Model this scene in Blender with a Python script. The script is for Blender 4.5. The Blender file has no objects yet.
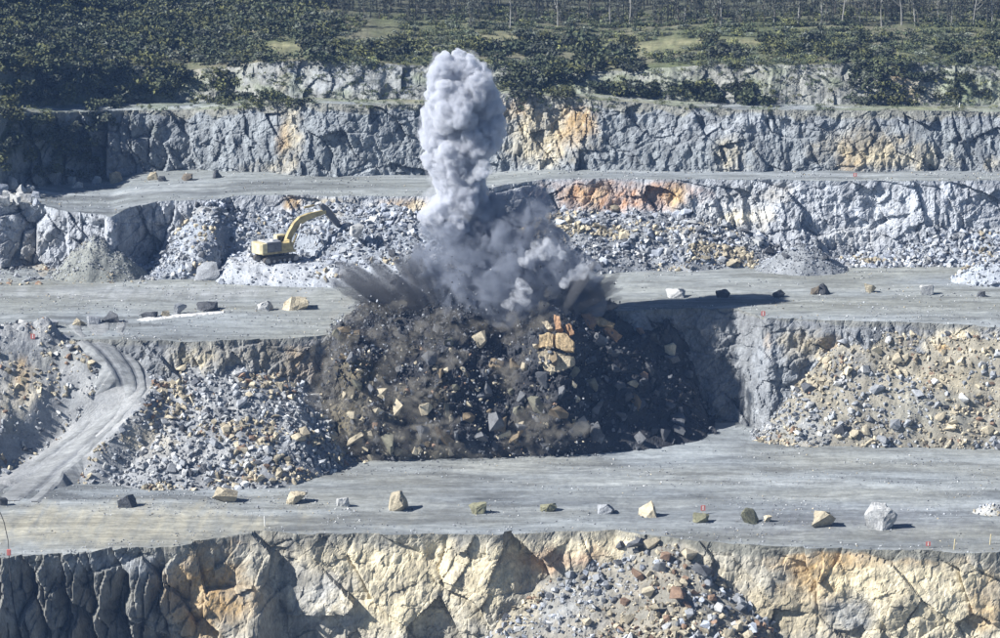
import bpy, bmesh, math, random
import numpy as np
from mathutils import Vector, Matrix, Euler

sc = bpy.context.scene
COL = sc.collection
random.seed(7)
RNG = np.random.default_rng(11)

# ------------------------------------------------------------------ camera
FPX = 3150.0                       # focal length in pixels of a 1000 px wide picture
PITCH = math.radians(11.5)
CP, SP = math.cos(PITCH), math.sin(PITCH)


def ratio(y):
    v = -(np.asarray(y, float) - 319.0) / FPX
    return (SP - v * CP) / (CP + v * SP)


ZC = 400.0 * float(ratio(452))


def y_of(py, z):                   # distance of a point of height z seen on picture row py
    return (ZC - z) / ratio(py)


def z_of(py, Y):
    return ZC - Y * ratio(py)


def depth(Y, z):
    return Y * CP + (ZC - z) * SP


def x_of(c, Y, z):
    return (np.asarray(c, float) - 500.0) / FPX * depth(Y, z)


def to_px(X, Y, z):
    d = depth(Y, z)
    up = Y * SP - (ZC - z) * CP
    return 500.0 + FPX * X / d, 319.0 - FPX * up / d


cam_d = bpy.data.cameras.new("camera")
cam = bpy.data.objects.new("camera", cam_d)
COL.objects.link(cam)
cam.location = (0, 0, ZC)
cam.rotation_euler = (math.pi / 2 - PITCH, 0, 0)
cam_d.sensor_width = 36.0
cam_d.lens = 36.0 * FPX / 1000.0
cam_d.clip_start = 1.0
cam_d.clip_end = 6000.0
sc.camera = cam

# ------------------------------------------------------------------ light
SUN_EL = math.radians(38)
SUN_AZ = math.radians(73)          # angle from the axis towards the camera, to the -X side
to_sun = Vector((-math.sin(SUN_AZ) * math.cos(SUN_EL), -math.cos(SUN_AZ) * math.cos(SUN_EL), math.sin(SUN_EL)))
w = bpy.data.worlds.new("World")
sc.world = w
w.use_nodes = True
wn = w.node_tree
bg = wn.nodes["Background"]
sky = wn.nodes.new("ShaderNodeTexSky")
sky.sky_type = 'NISHITA'
sky.sun_disc = False
sky.sun_elevation = SUN_EL
sky.sun_rotation = math.atan2(to_sun.x, to_sun.y)
sky.altitude = 100
sky.air_density = 0.65
sky.dust_density = 0.1
sky.ozone_density = 3.0
wn.links.new(sky.outputs[0], bg.inputs[0])
bg.inputs[1].default_value = 0.05
sun_d = bpy.data.lights.new("sun", 'SUN')
sun_d.energy = 5.0
sun_d.angle = math.radians(0.5)
sun_d.color = (1.0, 0.975, 0.935)
sun = bpy.data.objects.new("sun", sun_d)
COL.objects.link(sun)
sun.rotation_euler = to_sun.to_track_quat('Z', 'Y').to_euler()
sun.location = (-200, 200, 300)
sc.view_settings.view_transform = 'Standard'
sc.view_settings.look = 'None'
sc.view_settings.gamma = 1.0
sc.view_settings.exposure = 0.95
sc.view_settings.use_curve_mapping = False
sc.cycles.use_denoising = True
sc.cycles.max_bounces = 10
sc.cycles.diffuse_bounces = 2
sc.cycles.volume_bounces = 6
sc.cycles.transparent_max_bounces = 8
sc.cycles.volume_step_rate = 1.0
sc.cycles.volume_max_steps = 128


# ------------------------------------------------------------------ noise
def _h(ix, iy, seed):
    ix = ix.astype(np.int64).astype(np.uint32)
    iy = iy.astype(np.int64).astype(np.uint32)
    n = ix * np.uint32(374761393) + iy * np.uint32(668265263) + np.uint32((seed * 362437 + 12345) & 0xffffffff)
    n = (n ^ (n >> np.uint32(13))) * np.uint32(1274126177)
    n = n ^ (n >> np.uint32(16))
    n = (n * np.uint32(2246822519)) ^ (n >> np.uint32(15))
    return (n & np.uint32(0xffffff)).astype(np.float64) / float(0x1000000)


def vnoise(x, y, seed=0):
    x = np.asarray(x, float); y = np.asarray(y, float)
    xi = np.floor(x); yi = np.floor(y)
    fx = x - xi; fy = y - yi
    fx = fx * fx * (3 - 2 * fx); fy = fy * fy * (3 - 2 * fy)
    a = _h(xi, yi, seed); b = _h(xi + 1, yi, seed); c = _h(xi, yi + 1, seed); d = _h(xi + 1, yi + 1, seed)
    return (a + (b - a) * fx) * (1 - fy) + (c + (d - c) * fx) * fy


def fbm(x, y, seed=0, octv=4, gain=0.5):
    s = 0.0; a = 1.0; t = 0.0
    for i in range(octv):
        s = s + a * (vnoise(x, y, seed + 17 * i) - 0.5)
        t += a; a *= gain
        x = x * 2.03 + 3.1; y = y * 2.03 + 1.7
    return s / t * 2.0


def worley(x, y, seed=0, jit=0.9):
    x = np.asarray(x, float); y = np.asarray(y, float)
    xi = np.floor(x); yi = np.floor(y)
    d1 = np.full(x.shape, 1e9); d2 = np.full(x.shape, 1e9)
    bx = np.zeros(x.shape); by = np.zeros(x.shape); dx1 = np.zeros(x.shape); dy1 = np.zeros(x.shape)
    for i in (-1, 0, 1):
        for j in (-1, 0, 1):
            cx = xi + i; cy = yi + j
            px = cx + 0.5 + (_h(cx, cy, seed) - 0.5) * jit
            py = cy + 0.5 + (_h(cx, cy, seed + 101) - 0.5) * jit
            dx = x - px; dy = y - py
            d = dx * dx + dy * dy
            nearer = d < d1
            d2 = np.where(nearer, d1, np.minimum(d2, d))
            d1 = np.where(nearer, d, d1)
            bx = np.where(nearer, cx, bx); by = np.where(nearer, cy, by)
            dx1 = np.where(nearer, dx, dx1); dy1 = np.where(nearer, dy, dy1)
    return np.sqrt(d1), np.sqrt(d2), bx, by, dx1, dy1


def blocks(s, t, cw, ch, seed, amp, tilt, crack=0.25, bias=0.0):
    """faceted rock: every cell is a plane of its own"""
    ws = s + 0.35 * cw * fbm(s / cw * 0.9, t / ch * 0.9, seed + 5, 2)
    d1, d2, bx, by, dx, dy = worley(ws / cw, t / ch, seed)
    off = (_h(bx, by, seed + 7) - 0.5) * 2
    tx = (_h(bx, by, seed + 8) - 0.5) * 2
    ty = (_h(bx, by, seed + 9) - 0.5) * 2
    e = np.clip(1 - (d2 - d1) / 0.12, 0, 1)
    return amp * off + tilt * (tx * dx * cw + ty * dy * ch) - crack * amp * e - bias * dx * cw


def curve(ctrl, c, k=1):
    xs = [r[0] for r in ctrl]; ys = [r[k] for r in ctrl]
    return np.interp(c, xs, ys)


def smooth(a, n):
    if n < 2:
        return a
    ker = np.hanning(n + 2)[1:-1]; ker /= ker.sum()
    ap = np.concatenate([np.full(n, a[0]), a, np.full(n, a[-1])])
    return np.convolve(ap, ker, 'same')[n:-n]


# ------------------------------------------------------------------ materials
def new_mat(name):
    m = bpy.data.materials.new(name)
    m.use_nodes = True
    nt = m.node_tree
    b = nt.nodes["Principled BSDF"]
    return m, nt, b


def N(nt, typ, **kw):
    n = nt.nodes.new(typ)
    for k, v in kw.items():
        setattr(n, k, v)
    return n


def rock_material(name, base=None, rough=0.93, scale=1.0, contrast=0.5, bump=0.5, stretch=(1, 1, 1), rnd=0.0, streak=0.0):
    """colour attribute (or a plain base colour) with several octaves of mottling and relief"""
    m, nt, b = new_mat(name)
    L = nt.links.new
    if base is None:
        at = N(nt, "ShaderNodeAttribute", attribute_name="Col")
        col = at.outputs["Color"]
    else:
        rgb = N(nt, "ShaderNodeRGB"); rgb.outputs[0].default_value = (*base, 1)
        col = rgb.outputs[0]
    tc = N(nt, "ShaderNodeTexCoord")
    geo = N(nt, "ShaderNodeNewGeometry")
    mp = N(nt, "ShaderNodeMapping")
    mp.inputs["Scale"].default_value = stretch
    L(geo.outputs["Position"], mp.inputs["Vector"])
    n1 = N(nt, "ShaderNodeTexNoise"); n1.inputs["Scale"].default_value = 0.55 * scale; n1.inputs["Detail"].default_value = 6
    n1.inputs["Roughness"].default_value = 0.65
    n2 = N(nt, "ShaderNodeTexNoise"); n2.inputs["Scale"].default_value = 3.2 * scale; n2.inputs["Detail"].default_value = 5
    n2.inputs["Roughness"].default_value = 0.7
    L(mp.outputs[0], n1.inputs["Vector"]); L(mp.outputs[0], n2.inputs["Vector"])
    mr1 = N(nt, "ShaderNodeMapRange"); mr1.inputs[1].default_value = 0.3; mr1.inputs[2].default_value = 0.7
    mr1.inputs[3].default_value = 1 - contrast; mr1.inputs[4].default_value = 1 + contrast * 0.8
    mr2 = N(nt, "ShaderNodeMapRange"); mr2.inputs[1].default_value = 0.3; mr2.inputs[2].default_value = 0.7
    mr2.inputs[3].default_value = 1 - contrast * 0.8; mr2.inputs[4].default_value = 1 + contrast * 0.7
    L(n1.outputs[0], mr1.inputs[0]); L(n2.outputs[0], mr2.inputs[0])
    mu = N(nt, "ShaderNodeMath", operation='MULTIPLY')
    L(mr1.outputs[0], mu.inputs[0]); L(mr2.outputs[0], mu.inputs[1])
    fac = mu.outputs[0]
    if rnd > 0:
        oi = N(nt, "ShaderNodeObjectInfo")
        mr3 = N(nt, "ShaderNodeMapRange"); mr3.inputs[3].default_value = 1 - rnd; mr3.inputs[4].default_value = 1 + rnd
        L(oi.outputs["Random"], mr3.inputs[0])
        mu2 = N(nt, "ShaderNodeMath", operation='MULTIPLY')
        L(fac, mu2.inputs[0]); L(mr3.outputs[0], mu2.inputs[1]); fac = mu2.outputs[0]
    if streak > 0:                                       # wheel tracks drawn out along the bench
        for sx, sy, ds in ((0.09, 0.55, 1.2), (0.30, 1.5, 2.5)):
            mp2 = N(nt, "ShaderNodeMapping"); mp2.inputs["Scale"].default_value = (sx, sy, 0.5); mp2.inputs["Rotation"].default_value = (0, 0, 0.16 if sx > 0.2 else -0.10)
            n4 = N(nt, "ShaderNodeTexNoise"); n4.inputs["Scale"].default_value = 1.0; n4.inputs["Detail"].default_value = 4; n4.inputs["Distortion"].default_value = ds
            L(geo.outputs["Position"], mp2.inputs["Vector"]); L(mp2.outputs[0], n4.inputs["Vector"])
            mr4 = N(nt, "ShaderNodeMapRange"); mr4.inputs[1].default_value = 0.35; mr4.inputs[2].default_value = 0.62; mr4.inputs[3].default_value = 1 - streak; mr4.inputs[4].default_value = 1 + streak * 0.5
            L(n4.outputs[0], mr4.inputs[0])
            mu3 = N(nt, "ShaderNodeMath", operation='MULTIPLY'); L(fac, mu3.inputs[0]); L(mr4.outputs[0], mu3.inputs[1]); fac = mu3.outputs[0]
    vm = N(nt, "ShaderNodeVectorMath", operation='SCALE')
    L(col, vm.inputs[0]); L(fac, vm.inputs["Scale"])
    L(vm.outputs[0], b.inputs["Base Color"])
    b.inputs["Roughness"].default_value = rough
    b.inputs["Specular IOR Level"].default_value = 0.2
    bp = N(nt, "ShaderNodeBump"); bp.inputs["Strength"].default_value = bump; bp.inputs["Distance"].default_value = 0.35
    L(n2.outputs[0], bp.inputs["Height"]); L(bp.outputs[0], b.inputs["Normal"])
    return m


def plain(name, col, rough=0.6, metal=0.0, var=0.15, scale=4.0):
    m, nt, b = new_mat(name)
    L = nt.links.new
    tc = N(nt, "ShaderNodeTexCoord")
    n1 = N(nt, "ShaderNodeTexNoise"); n1.inputs["Scale"].default_value = scale; n1.inputs["Detail"].default_value = 5
    L(tc.outputs["Object"], n1.inputs["Vector"])
    mr = N(nt, "ShaderNodeMapRange"); mr.inputs[1].default_value = 0.3; mr.inputs[2].default_value = 0.7
    mr.inputs[3].default_value = 1 - var; mr.inputs[4].default_value = 1 + var
    L(n1.outputs[0], mr.inputs[0])
    vm = N(nt, "ShaderNodeVectorMath", operation='SCALE'); vm.inputs[0].default_value = col
    L(mr.outputs[0], vm.inputs["Scale"]); L(vm.outputs[0], b.inputs["Base Color"])
    b.inputs["Roughness"].default_value = rough
    b.inputs["Metallic"].default_value = metal
    return m


GREY = np.array((0.27, 0.295, 0.325)); BLUE = np.array((0.355, 0.375, 0.405)); DARK = np.array((0.115, 0.125, 0.14))
CREAM = np.array((0.66, 0.575, 0.39)); OCHRE = np.array((0.50, 0.335, 0.15)); RUST = np.array((0.42, 0.19, 0.085))
WHITE = np.array((0.60, 0.60, 0.58)); TAN = np.array((0.40, 0.345, 0.235)); SOIL = np.array((0.19, 0.19, 0.165))
FLOOR = np.array((0.285, 0.31, 0.335)); GREEN = np.array((0.12, 0.15, 0.07)); DRY = np.array((0.30, 0.285, 0.17))

M_wall = rock_material("quarry_rock", contrast=0.42, bump=0.6, stretch=(1, 1, 0.55))
M_floor = rock_material("bench_floor", contrast=0.22, bump=0.3, stretch=(0.5, 1.0, 1), scale=1.1, streak=0.20)
M_hill = rock_material("hill_soil", contrast=0.4, bump=0.5)
M_rub = rock_material("rubble", contrast=0.28, bump=0.5)


# ------------------------------------------------------------------ object helpers
def tag(o, label=None, cat=None, group=None, kind=None):
    if label: o["label"] = label
    if cat: o["category"] = cat
    if group: o["group"] = group
    if kind: o["kind"] = kind
    return o


def mesh_np(name, verts, faces, col=None, flat=True):
    """verts (n,3), faces (m,k) arrays"""
    verts = np.asarray(verts, np.float32); faces = np.asarray(faces, np.int32)
    me = bpy.data.meshes.new(name)
    me.vertices.add(len(verts)); me.vertices.foreach_set("co", verts.ravel())
    m, k = faces.shape
    me.loops.add(m * k); me.loops.foreach_set("vertex_index", faces.ravel())
    me.polygons.add(m)
    me.polygons.foreach_set("loop_start", np.arange(0, m * k, k, dtype=np.int32))
    me.update(calc_edges=True)
    if col is not None:
        a = me.color_attributes.new("Col", 'FLOAT_COLOR', 'POINT')
        c4 = np.ones((len(verts), 4), np.float32); c4[:, :3] = col
        a.data.foreach_set("color", c4.ravel())
    if flat:
        me.shade_flat()
    return me


def link(name, me, mat=None, parent=None):
    o = bpy.data.objects.new(name, me)
    COL.objects.link(o)
    if mat and me is not None and not me.materials:
        me.materials.append(mat)
    if parent:
        o.parent = parent
    return o


def grid_faces(r, c):
    a = np.arange(r * c).reshape(r, c)
    return np.stack([a[:-1, :-1], a[:-1, 1:], a[1:, 1:], a[1:, :-1]], -1).reshape(-1, 4)


def grid_obj(name, P, col, mat, parent=None, flat=True):
    r, c = P.shape[:2]
    me = mesh_np(name, P.reshape(-1, 3), grid_faces(r, c), col.reshape(-1, 3), flat)
    return link(name, me, mat, parent)


# ------------------------------------------------------------------ terrain: columns of the pit
CC = np.concatenate([np.linspace(-320, -22, 60, endpoint=False), np.linspace(-22, 1022, 860), np.linspace(1022, 1320, 61)[1:]])
NCOL = len(CC)


def blend(col, target, wgt):
    wgt = np.clip(wgt, 0, 1)[..., None]
    return col * (1 - wgt) + target * wgt


def patch(px, py, cx, cy, rx, ry, seed, soft=0.35, rag=0.55, fl=0.3):
    n = fbm(px / 22.0, py / 16.0, seed, 4) * rag + fbm(px / 7.0, py / 7.0, seed + 3, 2) * rag * 0.5
    d = np.sqrt(((px - cx) / rx) ** 2 + ((py - cy) / ry) ** 2) + n
    streak = 0.62 + 0.75 * fbm(px / 5.0 + 0.12 * py, py / 26.0, seed + 6, 3) + 0.3 * fbm(px / 2.5, py / 3.0, seed + 8, 2)
    return np.clip((1.1 - d) / 0.8, 0, 1) * np.clip(streak + 0.15, fl, 1)


class Wall:
    pass


def make_wall(ctrl, mode, zbot, rows, seed, style, lean_ctrl, out=None, ease=1.0, sm=7):
    """ctrl rows (c, row of the crest, z or Y of the crest); lean = horizontal offset of the toe"""
    W = Wall()
    cy = smooth(curve(ctrl, CC, 1), sm)
    kv = smooth(curve(ctrl, CC, 2), sm)
    if mode == 'z':
        zc = kv; Yc = y_of(cy, zc)
    else:
        Yc = kv; zc = z_of(cy, Yc)
    lean = smooth(curve(lean_ctrl, CC), 9)
    zb = zbot if np.ndim(zbot) else np.full(NCOL, float(zbot))
    t = np.linspace(0, 1, rows)[:, None]
    Z = zb[None] + (zc - zb)[None] * t
    Y = Yc[None] - lean[None] * (1 - t) ** ease
    S = np.concatenate([[0], np.cumsum(np.hypot(np.diff(x_of(CC, Yc, zc)), 0.8 * np.diff(Yc)))])[None] + 0 * Z
    D = style(S, Z, seed, t + 0 * Z)
    edge = np.clip(np.minimum(1.0, 0.45 + (1 - t) * 4.0), 0, 1)
    D = D * edge
    if out is not None:
        D = D + out(CC[None] + 0 * Z, t + 0 * Z)
    Y = Y - D
    Zj = Z + 0.12 * fbm(S / 1.3, Z / 1.3, seed + 50, 2) * (t < 0.999)
    Zj[-1] += 0.12 * fbm(S[-1] / 2.0, S[-1] * 0, seed + 51, 3)
    W.Y, W.Z, W.S, W.t = Y, Zj, S, t + 0 * Z
    W.X = x_of(CC[None], Y, Zj)
    W.P = np.stack([W.X, W.Y, W.Z], -1)
    W.px, W.py = to_px(W.X, W.Y, W.Z)
    W.Ycr, W.zcr, W.lean, W.zb, W.Ytoe = Yc, zc, lean, zb, Yc - lean
    W.rel = D
    return W


def flutes(s, z, wave, seed, amp):
    """ribbed face left by rows of drill holes and upright joints"""
    w_ = s + 0.10 * z + 0.8 * fbm(s / 5, z / 6, seed, 2)
    r = 1 - np.abs(2 * vnoise(w_ / wave, z / 9.0, seed + 1) - 1)
    r2 = 1 - np.abs(2 * vnoise(w_ / wave * 2.3 + 9, z / 5.0, seed + 2) - 1)
    return amp * (r * 1.0 + r2 * 0.45 - 0.8)


def st_front(s, z, seed, t):
    return (1.3 * fbm(s / 10, z / 12, seed, 3) + blocks(s + 0.45 * z, z, 6.5, 8.0, seed + 1, 0.75, 0.30, 0.3)
            + blocks(s - 0.5 * z, z, 2.2, 3.0, seed + 2, 0.32, 0.22, 0.3) * np.clip(0.5 + 1.6 * fbm(s / 7, z / 7, seed + 9, 2), 0.1, 1)
            + flutes(s, z, 1.7, seed + 6, 0.25) * np.clip(0.4 + 1.5 * fbm(s / 9, z / 9, seed + 10, 2), 0, 1)
            + blocks(s, z, 0.9, 1.1, seed + 12, 0.10, 0.12, 0.3) + 0.34 * fbm(s / 1.3, z / 1.3, seed + 4, 4))


def st_column(s, z, seed, t):
    m = np.clip(0.5 + 1.8 * fbm(s / 10, z / 12, seed + 9, 2), 0.15, 1)
    u = s + 0.22 * z + 0.5 * fbm(s / 3, z / 3, seed + 14, 3)
    return (1.7 * fbm(s / 9, z / 14, seed, 4) + blocks(s + 0.5 * z, z, 5.5, 5.0, seed + 1, 0.5, 0.2, 0.35)
            + blocks(u, z, 1.15, 3.4, seed + 2, 0.30, 0.22, 0.35) * m + blocks(s - 0.6 * z, z, 2.0, 1.7, seed + 3, 0.26, 0.24, 0.3) * (1.15 - m)
            + flutes(s, z, 1.0, seed + 5, 0.20) * m + blocks(u, z, 0.6, 0.9, seed + 12, 0.11, 0.16, 0.3) + 0.38 * fbm(s / 0.9, z / 1.2, seed + 4, 4))


def st_weathered(s, z, seed, t):
    return (1.5 * fbm(s / 8, z / 8, seed, 4) + blocks(s, z, 3.0, 3.4, seed + 1, 0.4, 0.22, 0.2) + flutes(s, z, 1.0, seed + 5, 0.22)
            + 0.45 * fbm(s / 1.2, z / 1.2, seed + 4, 4))


# wall 0: the near face below the lowest bench
W0 = make_wall([(-320, 574, 0), (0, 560, 0), (60, 553, 0), (130, 546, 0), (172, 545, 0), (205, 540, 0), (245, 533, 0), (262, 531, 0),
                (285, 533, 0), (330, 534, 0), (400, 535, 0), (500, 535, 0), (540, 532, 0), (615, 530, 0), (650, 535, 0), (700, 541, 0),
                (760, 546, 0), (850, 549, 0), (1000, 553, 0), (1320, 560, 0)], 'z', -19.0, 120, 3, st_front,
               [(-320, 15), (-20, 9), (60, 6.5), (165, 3.2), (178, 4.5), (222, 12), (252, 19), (259, 18.5), (280, 3.0), (340, 2.8), (480, 5), (620, 7), (760, 6), (1320, 5)],
               out=lambda c, t: (blocks((c + 34 * t + 14 * fbm(t * 5, c / 40, 71, 3)) * 0.118, -19 * (1 - t), 3.6, 7.0, 77, 1.5, 0.25, 0.3, 0.95) + blocks((c - 12 * t) * 0.118, -19 * (1 - t), 1.5, 4.0, 78, 0.4, 0.3, 0.3, 0.5))
               * np.clip((176 - c) / 14, 0, 1) * np.clip((1 - t) * 4.5, 0.25, 1))
ZB = 14.8
W1 = make_wall([(-320, 350, ZB), (0, 342, ZB), (60, 338, ZB), (110, 339, ZB), (160, 341, ZB), (230, 340, ZB), (300, 337, ZB), (400, 325, ZB), (500, 318, ZB),
                (600, 312, ZB), (690, 307, ZB), (738, 309, ZB), (768, 318, ZB), (850, 320, ZB), (920, 322, ZB), (1000, 327, ZB), (1320, 332, ZB)],
               'z', -0.4, 115, 21, st_column,
               [(-320, 5), (0, 5), (120, 4.5), (165, 4), (210, 4), (300, 4), (420, 3), (560, 5), (640, 6), (700, 4), (735, 3), (768, 6.5), (800, 5), (1320, 4)])
W2 = make_wall([(-320, 200, 24.0), (0, 203, 24.0), (37, 204, 23.6), (61, 211, 23.1), (112, 216, 23.0), (129, 208, 23.6), (160, 201, 24.0), (218, 199, 24.3),
                (231, 196, 24.5), (265, 195, 24.6), (340, 196, 24.6), (435, 197, 24.6), (545, 179, 26.0), (700, 179, 26.2), (800, 181, 26.3), (900, 181, 26.4),
                (1000, 180, 26.4), (1320, 180, 26.4)], 'z', ZB - 0.4, 95, 41, st_column,
               [(-320, 3.5), (0, 3.5), (120, 3.2), (300, 3.5), (560, 5), (740, 4.5), (800, 3), (1000, 3), (1320, 3)],
               out=lambda c, t: blocks((c + 8 * t) * 0.145, 9 * t, 3.4, 6.0, 80, 1.0, 0.25, 0.3, 0.6) * np.clip((250 - c) / 25, 0, 1) * np.clip((1 - t) * 5, 0.3, 1))
W3 = make_wall([(-320, 118, 444.0), (0, 114, 468.0), (60, 112, 481.0), (105, 111, 486.0), (140, 110, 488.0), (185, 110, 488.0), (225, 109, 485.0), (310, 103, 479.0), (400, 105, 479.0), (470, 104, 479.0),
                (505, 93, 478.0), (530, 95, 477.0), (600, 100, 476.0), (680, 106, 475.0), (740, 109, 474.0), (900, 111, 473.0), (1000, 112, 472.0), (1320, 114, 468.0)],
               'Y', W2.zcr - 0.3, 80, 61, st_column,
               [(-320, 3), (100, 3), (250, 3), (500, 4), (700, 4), (1320, 4)],
               out=lambda c, t: blocks((c + 6 * t) * 0.155, 10 * t, 3.4, 6.0, 79, 0.8, 0.2, 0.3, 0.4) * np.clip((215 - c) / 25, 0, 1) * np.clip((1 - t) * 5, 0.3, 1))
W4 = make_wall([(-320, 60, 460.0), (0, 66, 483.0), (90, 66, 498.0), (150, 66, 501.0), (185, 70, 501.0), (235, 66, 498.0), (260, 62, 490.0), (330, 61, 488.0), (420, 66, 488.0), (470, 62, 488.0), (520, 66, 488.0),
                (600, 72, 488.0), (680, 66, 486.0), (740, 64, 485.0), (800, 65, 484.0), (900, 62, 483.0), (1000, 66, 483.0), (1320, 66, 478.0)],
               'Y', W3.zcr - 0.1, 50, 81, st_weathered,
               [(-320, 5), (120, 5), (240, 3), (430, 3.5), (520, 6), (640, 5), (800, 4), (1320, 5)])


def floor_sheet(Wf, Wb, rows, seed, amp=0.12, back=0.15):
    v = np.linspace(0, 1, rows)[:, None]
    Yf, Zf = Wf.Y[-1], Wf.Z[-1]
    Yb = Wb.Y[0] + 0.6
    Zb_ = Wb.zb + back
    Y = Yf[None] * (1 - v) + Yb[None] * v
    base = Wf.zcr[None] * (1 - v) + Zb_[None] * v
    X = x_of(CC[None], Y, base)
    Z = base + amp * fbm(X / 9, Y / 9, seed, 4) + amp * 0.35 * fbm(X / 1.1, Y / 1.6, seed + 2, 3)
    ww = np.clip(v * 12, 0, 1)
    Z = Zf[None] * (1 - ww) + Z * ww
    X = x_of(CC[None], Y, Z)
    return np.stack([X, Y, Z], -1), v


F0, v0 = floor_sheet(W0, W1, 70, 5, 0.16, 0.4)
F1, v1 = floor_sheet(W1, W2, 50, 6, 0.14, 0.4)
F2, v2 = floor_sheet(W2, W3, 34, 7, 0.12, 0.3)
F3, v3 = floor_sheet(W3, W4, 12, 8, 0.10, 0.1)

# hillside behind the top face
HR = 90
hv = np.linspace(0, 1, HR)[:, None] ** 1.6
hY = W4.Y[-1][None] * (1 - hv) + 1500.0 * hv
hd = hY - W4.Y[-1][None]
hslope = smooth(curve([(-320, 0.20), (0, 0.17), (150, 0.12), (300, 0.075), (500, 0.055), (650, 0.05), (1000, 0.05), (1320, 0.06)], CC), 25)
hZ = W4.Z[-1][None] + hslope[None] * np.minimum(hd, 160) + 0.02 * np.maximum(hd - 160, 0)
hX = x_of(CC[None], hY, hZ)
hZ = hZ + 0.7 * fbm(hX / 14, hY / 14, 90, 4) * np.clip(hd / 5, 0, 1)
HILL = np.stack([x_of(CC[None], hY, hZ), hY, hZ], -1)


def floor_colour(P, seed, tint=None):
    px, py = to_px(P[..., 0], P[..., 1], P[..., 2])
    X, Y = P[..., 0], P[..., 1]
    col = np.ones(P.shape) * FLOOR
    a = fbm(X / 16 + 0.4 * fbm(X / 20, Y / 20, seed, 2), Y / 3.2, seed + 1, 4)
    col = blend(col, np.array((0.39, 0.415, 0.435)), np.clip(a * 2.0, 0, 1) * 0.9)
    b_ = fbm(X / 12, Y / 2.4, seed + 2, 4)
    col = blend(col, np.array((0.14, 0.15, 0.16)), np.clip(b_ * 2.8, 0, 1) * 0.85)
    c_ = fbm(X / 30 + 0.1 * Y, Y / 7, seed + 9, 4)
    col = col * (1 + 0.38 * c_)[..., None]
    if tint is not None:
        col = blend(col, tint, np.clip(fbm(X / 22, Y / 9, seed + 5, 3) * 0.9 + 0.45, 0, 1) * 0.7)
    return col * np.array((0.86, 0.87, 0.855)), px, py


def wall_colour(W, base, dark_amt=0.5, seed=0, lip=1.0, lipcol=SOIL):
    s, z = W.S, W.Z
    col = np.ones(W.P.shape) * base
    n = fbm(s / 5, z / 7, seed, 4)
    col = blend(col, base * 1.35, np.clip(n * 1.4, 0, 1) * 0.7)
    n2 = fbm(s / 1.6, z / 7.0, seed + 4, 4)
    col = blend(col, DARK, np.clip(n2 * 1.9 - 0.15, 0, 1) * dark_amt)  # dark rock streaks, strengthened to deepen the shadows in the clefts
    topd = (W.zcr[None] - z)
    lipw = np.clip((lip * (1.0 + 0.9 * fbm(s / 3, z * 0, seed + 6, 3)) - topd) / 0.35, 0, 1)
    return col, W.px, W.py, lipw, lipcol


def apply(col, px, py, zones, seed, fl=0.3):
    for i, (cx, cy, rx, ry, c, s) in enumerate(zones):
        col = blend(col, c, patch(px, py, cx, cy, rx, ry, seed + 13 * i, fl=fl) * s)
    return col


# wall colours: bands and patches of stained rock, and shade painted over the left ends
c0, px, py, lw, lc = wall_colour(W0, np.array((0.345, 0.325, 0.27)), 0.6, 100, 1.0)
c0 = blend(c0, np.array((0.15, 0.155, 0.15)), np.clip((185 - px) / 30, 0, 1) * 0.75)  # left end painted darker to stand in for its deep shade
c0 = apply(c0, px, py, [(212, 592, 52, 46, OCHRE * 0.95, .95), (200, 625, 20, 25, OCHRE, .8), (350, 560, 50, 22, CREAM, .7), (420, 562, 60, 28, CREAM * 1.12, .95),
                        (470, 590, 38, 40, CREAM, .8), (330, 600, 40, 30, WHITE * 0.85, .7), (500, 565, 70, 26, CREAM, .8), (380, 600, 60, 40, CREAM * 0.95, .7), (410, 610, 45, 30, CREAM, .7), (595, 545, 48, 20, CREAM * 1.1, .95),
                        (560, 560, 60, 14, RUST * 0.8, .5), (820, 572, 52, 34, OCHRE * 1.05, .9), (870, 580, 60, 26, CREAM * 1.05, .95), (930, 575, 60, 20, CREAM, .9),
                        (800, 610, 60, 34, TAN * 1.1, .9), (930, 615, 80, 40, CREAM, .85), (985, 610, 20, 40, OCHRE, .6), (760, 615, 34, 30, TAN, .7),
                        (850, 612, 34, 22, GREY, .7), (880, 560, 90, 9, OCHRE, .45), (700, 575, 50, 20, TAN, .6), (100, 560, 80, 16, GREY * 1.2, .6)], 120, 0.7)
c0 = blend(c0, lc, lw * np.where(px > 640, 0.95, 0.5))
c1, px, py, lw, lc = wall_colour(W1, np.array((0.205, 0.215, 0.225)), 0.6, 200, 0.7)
c1 = apply(c1, px, py, [(200, 360, 34, 16, CREAM * 0.9, .7), (262, 358, 60, 20, TAN * 0.8, .6), (300, 370, 24, 30, OCHRE * 0.6, .6), (810, 348, 40, 18, TAN, .75), (830, 345, 16, 12, OCHRE * 0.9, .6),
                        (768, 345, 6, 14, OCHRE, .5), (955, 340, 45, 14, CREAM * 1.05, .95), (945, 347, 12, 9, OCHRE, .8), (900, 340, 14, 12, OCHRE * 0.5, .5), (20, 390, 24, 34, WHITE * 0.85, .8), (22, 350, 10, 20, OCHRE, .7),
                        (770, 370, 40, 40, GREY * 1.3, .4)], 220)
c1 = blend(c1, lc, lw * 0.6)
c2, px, py, lw, lc = wall_colour(W2, BLUE * 0.92, 0.5, 300, 0.4)
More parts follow.
